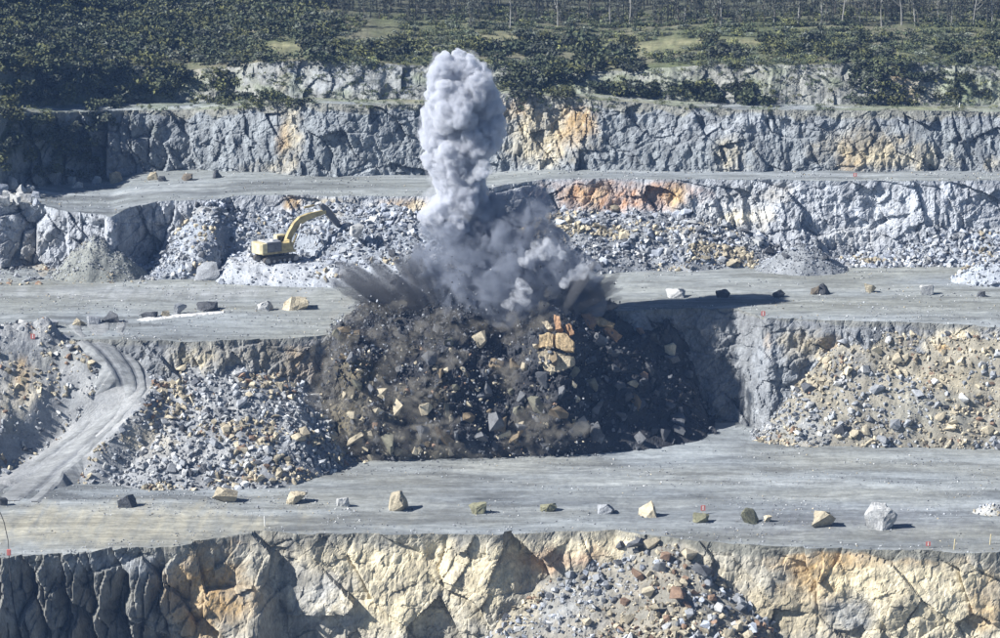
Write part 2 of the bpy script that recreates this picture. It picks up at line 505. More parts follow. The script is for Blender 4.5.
c2 = apply(c2, px, py, [(625, 194, 85, 19, np.array((0.43, 0.245, 0.14)), .95), (585, 195, 26, 12, OCHRE * 0.9, .6), (675, 196, 14, 16, OCHRE, .8), (642, 194, 10, 14, WHITE * 0.8, .6),
                        (725, 208, 46, 20, WHITE * 0.9, .7), (745, 218, 26, 13, CREAM * 1.25, .95), (705, 190, 30, 10, GREY, .5), (855, 235, 40, 14, WHITE * 0.8, .5), (905, 215, 130, 34, BLUE * 1.3, .6),
                        (405, 205, 40, 8, OCHRE * 0.75, .7), (290, 203, 12, 9, OCHRE * 0.8, .8), (330, 203, 30, 8, TAN, .7), (425, 212, 22, 10, CREAM, .7), (20, 250, 30, 26, TAN * 0.6, .4), (780, 195, 20, 12, TAN, .5), (1000, 245, 30, 20, TAN, .3), (880, 205, 150, 30, BLUE * 1.25, .5)], 320, 0.55)
c2 = blend(c2, FLOOR, lw * 0.6)
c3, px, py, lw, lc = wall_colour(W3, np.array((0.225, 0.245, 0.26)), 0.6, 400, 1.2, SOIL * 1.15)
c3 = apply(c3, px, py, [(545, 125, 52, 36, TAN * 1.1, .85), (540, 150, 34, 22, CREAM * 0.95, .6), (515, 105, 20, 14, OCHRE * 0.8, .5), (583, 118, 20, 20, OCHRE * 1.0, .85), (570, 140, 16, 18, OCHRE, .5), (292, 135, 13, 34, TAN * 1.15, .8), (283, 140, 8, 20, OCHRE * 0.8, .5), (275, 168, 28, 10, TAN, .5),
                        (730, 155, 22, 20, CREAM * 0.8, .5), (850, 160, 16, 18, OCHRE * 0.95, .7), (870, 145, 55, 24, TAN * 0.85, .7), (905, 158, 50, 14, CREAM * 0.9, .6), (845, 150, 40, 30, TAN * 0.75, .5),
                        (770, 125, 90, 14, BLUE * 1.1, .5), (690, 130, 60, 20, BLUE, .4), (950, 118, 90, 9, DARK * 1.6, .8), (103, 130, 8, 20, TAN, .6), (20, 140, 110, 46, GREEN * 0.45, .95), (120, 140, 90, 40, DARK, .6), (995, 165, 12, 8, CREAM, .5)], 420)  # left end: plant green and dark patches, deepened as painted shade
c3 = blend(c3, lc, lw * 0.85)
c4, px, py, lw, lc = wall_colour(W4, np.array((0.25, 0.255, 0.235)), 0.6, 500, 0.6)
c4 = apply(c4, px, py, [(340, 80, 100, 24, GREY * 1.25, .5), (282, 80, 10, 18, TAN, .5), (900, 75, 10, 12, OCHRE, .9), (912, 92, 14, 16, TAN * 1.1, .9), (190, 75, 18, 14, TAN * 0.9, .5),
                        (60, 90, 140, 40, GREEN * 0.7, .8), (560, 88, 90, 22, GREEN * 1.2, .6), (720, 80, 80, 18, SOIL * 1.3, .4), (980, 90, 50, 20, GREEN * 1.6, .5)], 520)
c4 = blend(c4, GREEN * 1.3, np.clip(fbm(W4.S / 4, W4.Z / 2, 530, 3) * 1.5 - 0.2, 0, 1) * 0.6)

SETTING = {}


def setting(name, P, col, mat):
    o = grid_obj(name, P, col, mat)
    o["kind"] = "structure"
    SETTING[name] = o
    return o


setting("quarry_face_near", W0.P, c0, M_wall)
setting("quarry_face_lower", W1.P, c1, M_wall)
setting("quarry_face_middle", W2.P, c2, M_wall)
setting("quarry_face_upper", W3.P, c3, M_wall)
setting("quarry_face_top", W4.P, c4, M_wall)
fc, px, py = floor_colour(F0, 600, np.array((0.315, 0.315, 0.285)))
fc = blend(fc, np.array((0.18, 0.19, 0.205)), patch(px, py, 830, 520, 190, 20, 610, 0.6) * 0.7)
fc = blend(fc, np.array((0.40, 0.375, 0.29)), patch(px, py, 80, 525, 260, 24, 611, 0.8) * 0.7)
setting("bench_floor_lower", F0, fc, M_floor)
fc, px, py = floor_colour(F1, 620, np.array((0.305, 0.31, 0.28)))
fc = blend(fc, np.array((0.40, 0.42, 0.44)), patch(px, py, 150, 293, 190, 9, 621, 0.8) * 0.6)
setting("bench_floor_middle", F1, fc, M_floor)
fc, px, py = floor_colour(F2, 640, np.array((0.29, 0.305, 0.29)))
setting("bench_floor_upper", F2, fc, M_floor)
fc, px, py = floor_colour(F3, 660, DRY)
fc = blend(fc, GREEN * 1.4, np.clip(fbm(F3[..., 0] / 5, F3[..., 1] / 3, 664, 3) + 0.3, 0, 1) * 0.6)
setting("bench_floor_top", F3, fc, M_hill)
hc = np.ones(HILL.shape) * np.array((0.17, 0.165, 0.115))
pxh, pyh = to_px(HILL[..., 0], HILL[..., 1], HILL[..., 2])
hc = blend(hc, GREEN * 0.75, np.clip(fbm(HILL[..., 0] / 9, HILL[..., 1] / 9, 700, 4) * 1.6 + 0.45, 0, 1) * 0.8)
hc = blend(hc, np.array((0.075, 0.08, 0.06)), np.clip((HILL[..., 1] - 520) / 25, 0, 1) * 0.8)
for cx, cy, rx, ry in ((500, 40, 30, 7), (640, 48, 60, 7), (720, 42, 90, 5), (290, 46, 40, 5), (560, 33, 60, 3), (860, 55, 60, 5)):
    hc = blend(hc, DRY * 1.0, patch(pxh, pyh, cx, cy, rx, ry, 720 + cx, 0.5) * 0.85)
setting("hillside", HILL, hc, M_hill)

# floor of the pit below the near face
bx = np.linspace(-320, 1320, 60)
by = np.linspace(0, 1, 20)[:, None]
bY = 250 * (1 - by) + (np.interp(bx, CC, W0.Y[0]) + 1.5)[None] * by
bZ = -18.8 + 0.2 * fbm(bx[None] / 40 + 0 * bY, bY / 8, 730, 3)
BP = np.stack([x_of(bx[None], bY, bZ), bY, bZ], -1)
setting("pit_floor", BP, np.ones(BP.shape) * FLOOR, M_floor)

# ------------------------------------------------------------------ stones
def hull_rock(seed, npts=13, flat=0.75, angular=0.35):
    r = random.Random(seed)
    bm = bmesh.new()
    for i in range(npts):
        v = Vector((r.gauss(0, 1), r.gauss(0, 1), r.gauss(0, 1))).normalized()
        v = Vector([math.copysign(abs(a) ** 0.75, a) for a in v])
        v *= 0.5 * (1 - angular * r.random())
        v.z *= flat
        bm.verts.new(v)
    ret = bmesh.ops.convex_hull(bm, input=bm.verts)
    junk = [g for g in ret['geom_interior'] if isinstance(g, bmesh.types.BMVert)]
    if junk:
        bmesh.ops.delete(bm, geom=junk, context='VERTS')
    bmesh.ops.recalc_face_normals(bm, faces=bm.faces)
    bm.verts.ensure_lookup_table(); bm.verts.index_update()
    V = np.array([v.co[:] for v in bm.verts]); Fc = np.array([[v.index for v in f.verts] for f in bm.faces])
    bm.free()
    return V, Fc


HULLS = [hull_rock(900 + i, 9 + i % 6, 0.62 + 0.3 * ((i * 37) % 10) / 10) for i in range(26)]
STONE_COL = {'grey': (0.30, 0.315, 0.335), 'pale': (0.47, 0.475, 0.47), 'tan': (0.39, 0.345, 0.255), 'rust': (0.25, 0.17, 0.12),
             'dark': (0.10, 0.105, 0.115), 'cream': (0.53, 0.465, 0.34), 'blue': (0.37, 0.40, 0.455)}
M_STONE = {k: rock_material("stone_" + k, base=v, contrast=0.3, bump=0.4, scale=1.6, rnd=0.22) for k, v in STONE_COL.items()}
STONE_MESH = {}


def stone_mesh(k, pal):
    if (k, pal) not in STONE_MESH:
        V, Fc = HULLS[k]
        me = mesh_np("stone", V, Fc)
        me.materials.append(M_STONE[pal])
        STONE_MESH[(k, pal)] = me
    return STONE_MESH[(k, pal)]


def stone_obj(pos, size, pal, parent, sink=0.15, name="stone", rot=None):
    k = random.randrange(len(HULLS))
    o = link(name, stone_mesh(k, pal), None, parent)
    o.scale = (size * random.uniform(0.85, 1.3), size * random.uniform(0.8, 1.15), size * random.uniform(0.7, 1.1))
    o.rotation_euler = rot or (random.uniform(-.5, .5), random.uniform(-.5, .5), random.uniform(0, 6.28))
    o.location = (pos[0], pos[1], pos[2] + size * (0.32 - sink))
    return o


def pick_pal(weights, n, rng=RNG):
    ks = list(weights); p = np.array([weights[k] for k in ks], float); p /= p.sum()
    return np.array(ks)[rng.choice(len(ks), n, p=p)]


def stone_cloud(name, pos, size, pals, parent=None, lift=0.2, kind="stuff", mat=None, jitter=0.25):
    """many small stones as one mesh of real hulls"""
    Vs, Fs, Cs = [], [], []
    off = 0
    n = len(pos)
    var = RNG.integers(0, len(HULLS), n)
    q = RNG.normal(size=(n, 4)); q /= np.linalg.norm(q, axis=1)[:, None]
    a, b, c, d = q.T
    R = np.stack([np.stack([1 - 2 * (c * c + d * d), 2 * (b * c - a * d), 2 * (b * d + a * c)], -1),
                  np.stack([2 * (b * c + a * d), 1 - 2 * (b * b + d * d), 2 * (c * d - a * b)], -1),
                  np.stack([2 * (b * d - a * c), 2 * (c * d + a * b), 1 - 2 * (b * b + c * c)], -1)], -2)
    cols = np.array([STONE_COL[p] for p in pals]) * (1 + jitter * RNG.normal(size=(n, 1))).clip(0.4, 1.8)
    for k in range(len(HULLS)):
        idx = np.where(var == k)[0]
        if not len(idx):
            continue
        V, Fc = HULLS[k]
        sc3 = size[idx][:, None] * RNG.uniform(0.75, 1.25, (len(idx), 3))
        P = (V[None] * sc3[:, None, :]) @ np.swapaxes(R[idx], 1, 2)
        P = P + pos[idx][:, None] + np.array((0, 0, 1.0)) * (size[idx] * lift)[:, None, None]
        Vs.append(P.reshape(-1, 3)); Cs.append(np.repeat(cols[idx], len(V), 0))
        Fs.append((Fc[None] + (np.arange(len(idx)) * len(V))[:, None, None] + off).reshape(-1, 3))
        off += len(idx) * len(V)
    me = mesh_np(name, np.concatenate(Vs), np.concatenate(Fs), np.concatenate(Cs))
    o = link(name, me, mat or M_rub, parent)
    if kind:
        o["kind"] = kind
    return o


def bilinear(P, r, c):
    R_, C_ = P.shape[:2]
    r = np.clip(r, 0, R_ - 1.001); c = np.clip(c, 0, C_ - 1.001)
    i = r.astype(int); j = c.astype(int); fr = (r - i)[:, None]; fc_ = (c - j)[:, None]
    return (P[i, j] * (1 - fr) + P[i + 1, j] * fr) * (1 - fc_) + (P[i, j + 1] * (1 - fr) + P[i + 1, j + 1] * fr) * fc_


WARM = ('tan', 'cream', 'rust')


def zone_pal(weights, pos):
    """warm and cool stones lie in patches of their own"""
    f = fbm(pos[:, 0] / 6.0, (pos[:, 1] + pos[:, 2]) / 5.0, 55, 3)
    tw = sum(v for k, v in weights.items() if k in WARM); tc = sum(v for k, v in weights.items() if k not in WARM)
    share = tw / (tw + tc)
    thr = np.quantile(f, 1 - share)
    warm = f + RNG.normal(size=len(pos)) * 0.12 > thr
    a = pick_pal({k: v for k, v in weights.items() if k in WARM}, len(pos)) if tw else None
    b = pick_pal({k: v for k, v in weights.items() if k not in WARM}, len(pos))
    return np.where(warm, a, b) if tw else b


def scatter_on(P, n_small, s_lo, s_hi, weights, n_big=0, b_lo=1.2, b_hi=1.9, bigw=None, parent=None, bias=1.0, name="small_stones", zmask=None):
    rows, cols = P.shape[:2]
    r = RNG.random(n_small) ** bias * (rows - 1); c = RNG.random(n_small) * (cols - 1)
    pos = bilinear(P, r, c)
    # clustered sizes: some patches coarse, some fine
    cl = 0.5 + 0.5 * fbm(pos[:, 0] / 4.5, (pos[:, 1] + pos[:, 2]) / 3.5, 77, 3) * 1.6
    u = RNG.random(n_small)
    size = s_lo * (s_hi / s_lo) ** np.clip(u ** 2.2 * 0.85 + 0.45 * (cl - 0.35), 0, 1.15)
    pal = zone_pal(weights, pos)
    if zmask is not None:
        keep = zmask(pos)
        pos, size, pal = pos[keep], size[keep], pal[keep]
    stone_cloud(name, pos, size, pal, parent)
    if n_big:
        r = RNG.random(n_big) ** bias * (rows - 1); c = RNG.random(n_big) * (cols - 1)
        bp = bilinear(P, r, c)
        for p, pl in zip(bp, zone_pal(bigw or weights, bp)):
            if zmask is not None and not zmask(p[None])[0]:
                continue
            stone_obj(p, b_lo + (b_hi - b_lo) * random.random() ** 1.8, str(pl), parent)


def ray_on_wall(W, c, yt):
    """height at which picture row yt meets the mean plane of a wall, per column"""
    Yt = np.interp(c, CC, W.Ytoe); Yc = np.interp(c, CC, W.Ycr); zb = np.interp(c, CC, W.zb); zc = np.interp(c, CC, W.zcr)
    f = np.linspace(0, 1, 201)[:, None]
    Yl = Yt[None] * (1 - f) + Yc[None] * f; Zl = zb[None] * (1 - f) + zc[None] * f
    _, py_ = to_px(0 * Yl, Yl, Zl)
    k = np.argmin(np.abs(py_ - yt[None]), 0)
    j = np.arange(len(c))
    return Yl[k, j], Zl[k, j]


def talus_grid(W, ctrl, zfloor, rows=34, step=1.3, power=1.15, seed=0, rough=0.35, into=3.0, stand=1.5):
    c = np.arange(ctrl[0][0], ctrl[-1][0] + step, step)
    yt = smooth(curve(ctrl, c, 1), 9); yb = smooth(curve(ctrl, c, 2), 9)
    Yt, Zt = ray_on_wall(W, c, yt)
    zf = zfloor(c) if callable(zfloor) else np.full(len(c), float(zfloor))
    sh = np.clip((Zt - zf) / 2.0, 0, 1) * stand            # stand clear of the ledges of the face behind
    Yt = Yt - sh; Zt = np.maximum(z_of(yt, Yt), zf)
    Yb = y_of(yb, zf)
    Yb = np.minimum(Yb, Yt - 0.5)
    v = np.linspace(0, 1, rows)[:, None]
    Y = Yb[None] + (Yt + into - Yb)[None] * v
    hgt = np.maximum(Zt - zf, 0.05)
    Z = zf[None] - 0.25 + (hgt + 0.25)[None] * np.clip(v * (Yt + into - Yb)[None] / (Yt - Yb)[None], 0, 1.15) ** power
    X = x_of(c[None], Y, Z)
    nz = fbm(X / 5, Y / 5, seed, 4) + 0.35 * fbm(X / 1.1, Y / 1.1, seed + 3, 3)
    Z = Z + rough * np.minimum(hgt, 6)[None] / 3.0 * nz * np.clip(np.minimum(v * 5, 1), 0, 1)
    Y = Y + 0.9 * fbm(X / 4, Z / 4, seed + 9, 3) * np.clip((1 - v) * 1.5, 0, 1)
    return np.stack([x_of(c[None], Y, Z), Y, Z], -1)


def heap(name, label, cat, P, cols, n_small, sizes, weights, n_big=0, big=(1.2, 1.9), bigw=None, bias=1.0, seed=0, group=None, zmask=None, zones=()):
    px, py = to_px(P[..., 0], P[..., 1], P[..., 2])
    col = np.ones(P.shape) * np.array(cols[0])
    n = fbm(P[..., 0] / 4, (P[..., 1] + P[..., 2]) / 4, seed + 1, 4)
    col = blend(col, np.array(cols[1]), np.clip(n * 1.7 + 0.2, 0, 1))
    col = apply(col, px, py, zones, seed + 30)
    o = grid_obj(name, P, col, M_rub)
    tag(o, label, cat, group)
    scatter_on(P, n_small, sizes[0], sizes[1], weights, n_big, big[0], big[1], bigw, o, bias, zmask=zmask)
    return o


def cone_grid(cx, base_py, zf, rx, ry, h, seed, n=90, rows=30, sharp=1.0):
    Yc = float(y_of(base_py, zf)) + ry
    Xc = float(x_of(cx, Yc, zf))
    a = np.linspace(0, 2 * math.pi, n)[None]; r = np.linspace(0, 1, rows)[:, None]
    rr = r * (1 + 0.10 * fbm(1.2 * np.cos(a) + 5, 1.2 * np.sin(a), seed, 2))
    X = Xc + rx * rr * np.cos(a); Y = Yc + ry * rr * np.sin(a)
    X = X + 0.35 * fbm(X / 2, Y / 2, seed + 5, 3) * np.clip(r * 3, 0, 1); Y = Y + 0.35 * fbm(X / 2 + 9, Y / 2, seed + 6, 3) * np.clip(r * 3, 0, 1)
    Z = zf - 0.15 + h * ((1 - r ** 1.25) ** sharp) * (1 + 0.0 * a) + 0.40 * h / 4 * fbm(X / 1.5, Y / 1.5, seed + 2, 4) * np.clip((1 - r) * 4, 0, 1)
    P = np.stack([X, Y, Z], -1)
    P[:, -1] = P[:, 0]
    return P[::-1]


zB_of = lambda c: np.full(len(c), ZB)
GREYS = {'grey': 5, 'pale': 3, 'blue': 3, 'tan': 1.2, 'dark': 0.8}
BLUES = {'blue': 6, 'pale': 1.8, 'grey': 5, 'tan': 0.6, 'dark': 0.9}
MIXED = {'grey': 5, 'pale': 2.5, 'tan': 3.5, 'cream': 1, 'rust': 0.5, 'dark': 1.2}

# the haul ramp from the middle bench down to the lower bench
RAMP = [(98, 322, 8.5), (100, 332, 7.5), (104, 341, 6.8), (114, 354, 5.8), (126, 370, 4.8), (132, 386, 4.8), (122, 404, 6.0), (98, 426, 7.0), (73, 448, 7.4), (50, 467, 7.8), (27, 485, 8.4), (4, 503, 9)]


def slope_z(c, y):
    """height of the graded slope between the bench edge and the lower bench on picture row y"""
    zz = np.linspace(0, ZB, 300)
    ycr = float(np.interp(c, CC, W1.Ycr)) - 0.3
    Yl = ycr - 17.0 * (1 - zz / ZB)
    return float(zz[np.argmin(np.abs(Yl - y_of(y, zz)))])


t_ = np.linspace(0, len(RAMP) - 1, 110)
ra = np.array([[float(x_of(c, y_of(y, z), z)), float(y_of(y, z)), z + 0.12, wd] for c, y, z, wd in [(c, y, slope_z(c, y), wd) for c, y, wd in RAMP]])
cen = np.stack([smooth(np.interp(t_, np.arange(len(RAMP)), ra[:, k]), 15) for k in range(4)], -1)


def near_ramp(p, margin=0.3):
    d = np.sqrt(((p[:, None, :2] - cen[None, :, :2]) ** 2).sum(-1))
    k = d.argmin(1)
    dm = d[np.arange(len(p)), k]
    wt = np.exp(-((d - dm[:, None]) / 1.6) ** 2)
    zr = (wt * cen[None, :, 2]).sum(1) / wt.sum(1)
    return dm < cen[k, 3] * 0.5 + margin, zr, dm, cen[k, 3] * 0.5


def cut_ramp(P, fill=True):
    """lower the slope under and beside the ramp to a shelf"""
    Q = P.reshape(-1, 3).copy()
    _, zr, d, hw = near_ramp(Q)
    wgt = np.clip((hw + 3.6 - d) / 3.0, 0, 1)
    wgt = wgt * wgt * (3 - 2 * wgt) * np.repeat(np.clip(np.linspace(0, 1, P.shape[0]) * 7, 0, 1), P.shape[1])
    Q[:, 2] = Q[:, 2] * (1 - wgt) + ((zr - 0.22) if fill else np.minimum(Q[:, 2], zr - 0.22)) * wgt
    return Q.reshape(P.shape)


off_ramp = lambda p: ~near_ramp(p)[0]

tan_ = np.gradient(cen[:, :2], axis=0); tan_ /= np.linalg.norm(tan_, axis=1)[:, None]
nrm = np.stack([-tan_[:, 1], tan_[:, 0]], -1)
sv = np.linspace(-1, 1, 21)
RP = np.zeros((110, 21, 3))
for j, s_ in enumerate(sv):
    RP[:, j, :2] = cen[:, :2] + nrm * (cen[:, 3] * 0.5 * s_ * (1 + 0.16 * fbm(t_ * 2.1, t_ * 0 + (7 if s_ > 0 else 1), 803, 3)))[:, None]
    rut = -0.26 * (math.exp(-((abs(s_) - 0.45) / 0.13) ** 2)) 
    RP[:, j, 2] = cen[:, 2] + rut - (0.9 if abs(s_) == 1 else (0.18 if abs(s_) > 0.88 else 0))
for j, sg in ((0, -1), (20, 1)):                         # embankment falling away on both sides
    RP[:, j, :2] += nrm * (sg * 1.6)
    RP[:, j, 2] -= 1.6
RP[..., 2] += 0.10 * fbm(RP[..., 0] / 1.4, RP[..., 1] / 1.4, 800, 3)
rc = np.ones(RP.shape) * np.array((0.235, 0.245, 0.25))
lat = np.abs(sv)[None] + 0.12 * fbm(RP[..., 0] / 2, RP[..., 1] / 2, 801, 3)
rc = blend(rc, np.array((0.17, 0.18, 0.195)), np.exp(-((lat - 0.45) / 0.13) ** 2) * 0.8)
rc = blend(rc, np.array((0.30, 0.31, 0.315)), np.exp(-(lat / 0.2) ** 2) * 0.5)
o = grid_obj("haul_ramp", RP[:, ::-1], rc[:, ::-1], M_floor); o["kind"] = "structure"

SLOPE_COL = ((0.25, 0.26, 0.27), (0.34, 0.345, 0.345))
P = cut_ramp(talus_grid(W1, [(-180, 352, 500), (-40, 350, 492), (20, 350, 486), (45, 345, 484), (70, 341, 480), (100, 345, 474), (130, 360, 470), (150, 385, 470), (165, 400, 478)], 0.0, rows=70, seed=811, rough=0.5))
heap("rubble_slope", "pale rubble slope beside the haul ramp below the bench edge", "rubble heap", P, SLOPE_COL, 2400, (0.22, 1.15), MIXED, 30, (1.2, 1.7), seed=812, zmask=off_ramp,
     zones=[(15, 395, 30, 40, CREAM * 0.8, .6), (60, 355, 30, 18, SOIL, .7), (22, 372, 9, 30, OCHRE * 0.8, .7)])
P = cut_ramp(talus_grid(W1, [(78, 486, 486), (94, 472, 486), (110, 452, 488), (130, 420, 489), (150, 390, 490), (170, 376, 490), (220, 374, 489), (265, 376, 488), (300, 384, 484), (330, 400, 474), (352, 436, 464), (372, 458, 462)], 0.0, rows=80, seed=821, rough=0.55, power=0.95))
heap("rubble_heap", "wide grey and tan heap of broken rock at the foot of the haul ramp", "rubble heap", P, SLOPE_COL, 5200, (0.22, 1.25), MIXED, 95, (1.15, 2.0), seed=822, zmask=off_ramp,
     zones=[(150, 440, 34, 20, TAN, .5), (275, 450, 40, 24, GREY * 0.8, .6)])
P = talus_grid(W1, [(752, 440, 441), (765, 428, 443), (785, 408, 446), (810, 382, 447), (840, 358, 448), (870, 346, 448), (900, 348, 448), (950, 356, 449), (1000, 354, 449), (1060, 360, 450), (1180, 365, 452)], 0.0, rows=70, seed=831, rough=0.5, power=1.05)
heap("rubble_bank", "tall yellowish bank of broken rock leaning on the lower face", "rubble heap", P, ((0.245, 0.23, 0.19), (0.32, 0.295, 0.235)), 5200, (0.22, 1.15), {'tan': 4, 'cream': 1.5, 'grey': 5, 'pale': 2, 'rust': 0.4, 'dark': 0.8}, 150, (1.0, 2.3), seed=832,
     zones=[(800, 430, 40, 20, GREY * 1.2, .6), (930, 410, 60, 26, SOIL * 1.6, .5), (845, 365, 30, 14, DARK * 1.6, .7), (960, 380, 60, 14, TAN, .5)])
# middle bench
P = cone_grid(97, 283, ZB, 7.2, 6.2, 6.0, 841)
heap("gravel_mound", "smooth grey gravel cone against the dark shaded rock nose", "gravel mound", P, ((0.21, 0.22, 0.205), (0.27, 0.28, 0.26)), 2200, (0.12, 0.45), {'grey': 6, 'tan': 1.5, 'dark': 1.5}, 0, seed=842)
P = talus_grid(W2, [(-60, 268, 286), (0, 272, 286), (40, 266, 285), (60, 272, 285), (120, 272, 284), (150, 276, 283)], zB_of, rows=20, seed=845)
heap("rubble_strip", "low strip of brownish rubble along the foot of the dark rock nose", "rubble heap", P, ((0.25, 0.24, 0.21), (0.30, 0.29, 0.26)), 700, (0.25, 0.9), {'tan': 4, 'grey': 3, 'dark': 2, 'rust': 1}, 10, (1.1, 1.5), seed=846)
P = talus_grid(W2, [(138, 280, 281), (155, 262, 281), (175, 238, 280), (200, 214, 279), (214, 208, 276), (226, 212, 270), (245, 217, 269), (296, 218, 269), (314, 212, 276), (345, 208, 282), (380, 212, 285), (420, 218, 287), (450, 232, 288), (480, 262, 288), (505, 288, 289)], zB_of, rows=60, seed=851, rough=0.55, power=0.62)
heap("muck_pile", "big bluish muck pile being dug by the excavator", "rubble heap", P, ((0.25, 0.275, 0.31), (0.33, 0.355, 0.385)), 5000, (0.22, 1.2), BLUES, 90, (1.1, 1.8), seed=852,
     zones=[(215, 211, 26, 7, TAN, .6), (340, 213, 30, 7, TAN * 0.8, .4)])
ac = np.arange(214, 452, 1.3)
ae = np.clip(np.minimum((ac - 214) / 18, (452 - ac) / 30), 0.02, 1)[None]
av = np.linspace(0, 1, 40)[:, None]
aYf = y_of(np.interp(ac, [214, 262, 345, 452], [284, 286, 288, 290]), ZB)[None]
aY = aYf + (aYf * 0 + 17.0) * av + 0.5 * fbm(ac[None] / 9 + 0 * av, av * 6 + 0 * ac[None], 863, 3)
aZ = ZB - 0.2 + 2.55 * np.clip(av / 0.22, 0, 1) ** 0.8 * ae
aX = x_of(ac[None], aY, aZ)
aZ = aZ + 0.45 * fbm(aX / 3, aY / 2, 861, 4) * ae * np.clip(av * 6, 0, 1)
P = np.stack([aX, aY, aZ], -1)
heap("rubble_apron", "low apron of broken rock spread in front of the excavator tracks", "rubble heap", P, ((0.36, 0.385, 0.42), (0.42, 0.44, 0.47)), 1500, (0.2, 0.8), BLUES, 22, (1.05, 1.6), seed=862)
P = talus_grid(W2, [(496, 270, 277), (520, 232, 276), (560, 216, 275), (600, 215, 274), (640, 217, 272), (680, 222, 271), (720, 232, 270), (760, 244, 269), (790, 255, 268), (830, 262, 268)], zB_of, rows=56, seed=871, rough=0.6, power=0.85)
heap("rubble_fan", "broad fan of blocky grey and tan rubble below the rust stained face", "rubble heap", P, ((0.20, 0.215, 0.235), (0.28, 0.29, 0.30)), 5200, (0.24, 1.25), {'grey': 6, 'blue': 3, 'pale': 1.5, 'tan': 3, 'cream': 0.5, 'dark': 1.6}, 150, (1.0, 2.3), seed=872,
     zones=[(700, 235, 60, 16, TAN, .5)])
P = cone_grid(803, 276, ZB, 7.2, 5.0, 4.0, 881)
heap("spoil_cone", "dark grey spoil cone standing before the long bluish face", "gravel mound", P, ((0.21, 0.225, 0.24), (0.27, 0.285, 0.30)), 1300, (0.15, 0.5), {'grey': 4, 'blue': 2, 'dark': 3}, 8, (1.0, 1.3), seed=882)
P = talus_grid(W2, [(812, 264, 269), (850, 258, 268), (890, 252, 268), (930, 244, 267), (970, 240, 268), (1000, 238, 269), (1100, 238, 270)], zB_of, rows=40, seed=891, rough=0.6, power=1.2)
heap("scree_bank", "pale blue scree bank along the foot of the long bluish face", "rubble heap", P, ((0.36, 0.39, 0.43), (0.43, 0.46, 0.50)), 4200, (0.24, 1.25), BLUES, 60, (1.05, 1.8), seed=892)
P = cone_grid(1000, 287, ZB, 7.0, 5.0, 3.6, 895, sharp=0.8)
heap("stone_mound", "low blocky blue-grey stone mound on the middle bench beside the scree", "rubble heap", P, ((0.36, 0.39, 0.43), (0.40, 0.43, 0.46)), 700, (0.25, 0.9), BLUES, 14, (1.0, 1.4), seed=896)
# below the near face
P = talus_grid(W0, [(470, 660, 800), (500, 622, 800), (530, 602, 790), (560, 584, 780), (600, 570, 770), (640, 556, 765), (672, 558, 765), (700, 576, 770), (735, 602, 780), (765, 625, 790), (790, 670, 800)], -18.9, rows=90, seed=901, rough=0.6, power=1.0, stand=0.6)
heap("collapsed_rubble", "collapsed chute of blocks and grey rubble down the near cream face", "rubble heap", P, ((0.22, 0.21, 0.18), (0.29, 0.265, 0.215)), 5000, (0.24, 1.4), {'grey': 5, 'pale': 1.5, 'blue': 1.5, 'tan': 3, 'rust': 0.9, 'cream': .8, 'dark': 1.2}, 0, seed=902,
     zones=[(560, 610, 50, 40, GREY, .5), (520, 600, 30, 40, CREAM * 0.8, .6)])
chute = bpy.data.objects["collapsed_rubble"]
for c_, y_, wpx, pal in ((636, 552, 26, 'dark'), (652, 548, 20, 'cream'), (660, 572, 22, 'grey'), (690, 560, 20, 'tan'), (640, 580, 22, 'rust'), (622, 548, 14, 'dark'), (666, 562, 18, 'rust'), (676, 602, 26, 'rust'), (702, 577, 24, 'dark'), (722, 588, 16, 'tan'), (648, 596, 17, 'tan'), (604, 588, 14, 'grey'), (618, 565, 12, 'dark'),
                         (655, 610, 14, 'tan'), (690, 618, 15, 'grey'), (720, 612, 15, 'pale'), (595, 610, 12, 'pale'), (740, 606, 16, 'grey'), (570, 580, 14, 'grey'), (585, 625, 13, 'cream'), (630, 622, 15, 'tan'), (668, 630, 14, 'pale'), (540, 595, 11, 'tan'), (712, 600, 12, 'rust'), (683, 585, 12, 'cream'),
                         (705, 630, 13, 'blue'), (735, 628, 12, 'pale'), (752, 632, 14, 'blue'), (625, 605, 12, 'rust')):
    c2 = np.array([float(c_)])
    px_, py_ = to_px(P[..., 0], P[..., 1], P[..., 2])
    k = np.argmin((px_ - c_) ** 2 + (py_ - y_) ** 2)
    stone_obj(P.reshape(-1, 3)[k], wpx / 8.3, pal, chute, sink=0.05)

# loose chippings on the bench floors
for nm, Fl, n_, lo, hi in (("chippings_lower", F0, 2200, 0.07, 0.32), ("chippings_middle", F1, 1700, 0.08, 0.36), ("chippings_upper", F2, 700, 0.08, 0.36)):
    r = RNG.random(n_ * 3) * (Fl.shape[0] - 1); c = RNG.uniform(55, NCOL - 55, n_ * 3)
    pos = bilinear(Fl, r, c)
    keep = fbm(pos[:, 0] / 9, pos[:, 1] / 5, 950, 3) > 0.05
    edge_ = (r < 3) | (r > Fl.shape[0] - 7)
    pos = pos[keep | edge_]
    o = stone_cloud("loose_chippings", pos, RNG.uniform(lo, hi, len(pos)) ** 1.0, pick_pal({'grey': 4, 'pale': 2, 'dark': 1.5, 'tan': 1}, len(pos)), lift=0.1)
    tag(o, {"chippings_lower": "loose stone chippings scattered over the lower bench floor", "chippings_middle": "loose stone chippings scattered over the middle bench floor",
            "chippings_upper": "loose stone chippings scattered over the upper bench floor"}[nm], "chippings")
# ------------------------------------------------------------------ boulders standing on the benches
M_BOULD = {k: rock_material("boulder_" + k, base=v, contrast=0.35, bump=0.7, scale=1.3) for k, v in
           {**STONE_COL, 'olive': (0.24, 0.235, 0.155), 'brown': (0.17, 0.145, 0.115)}.items()}


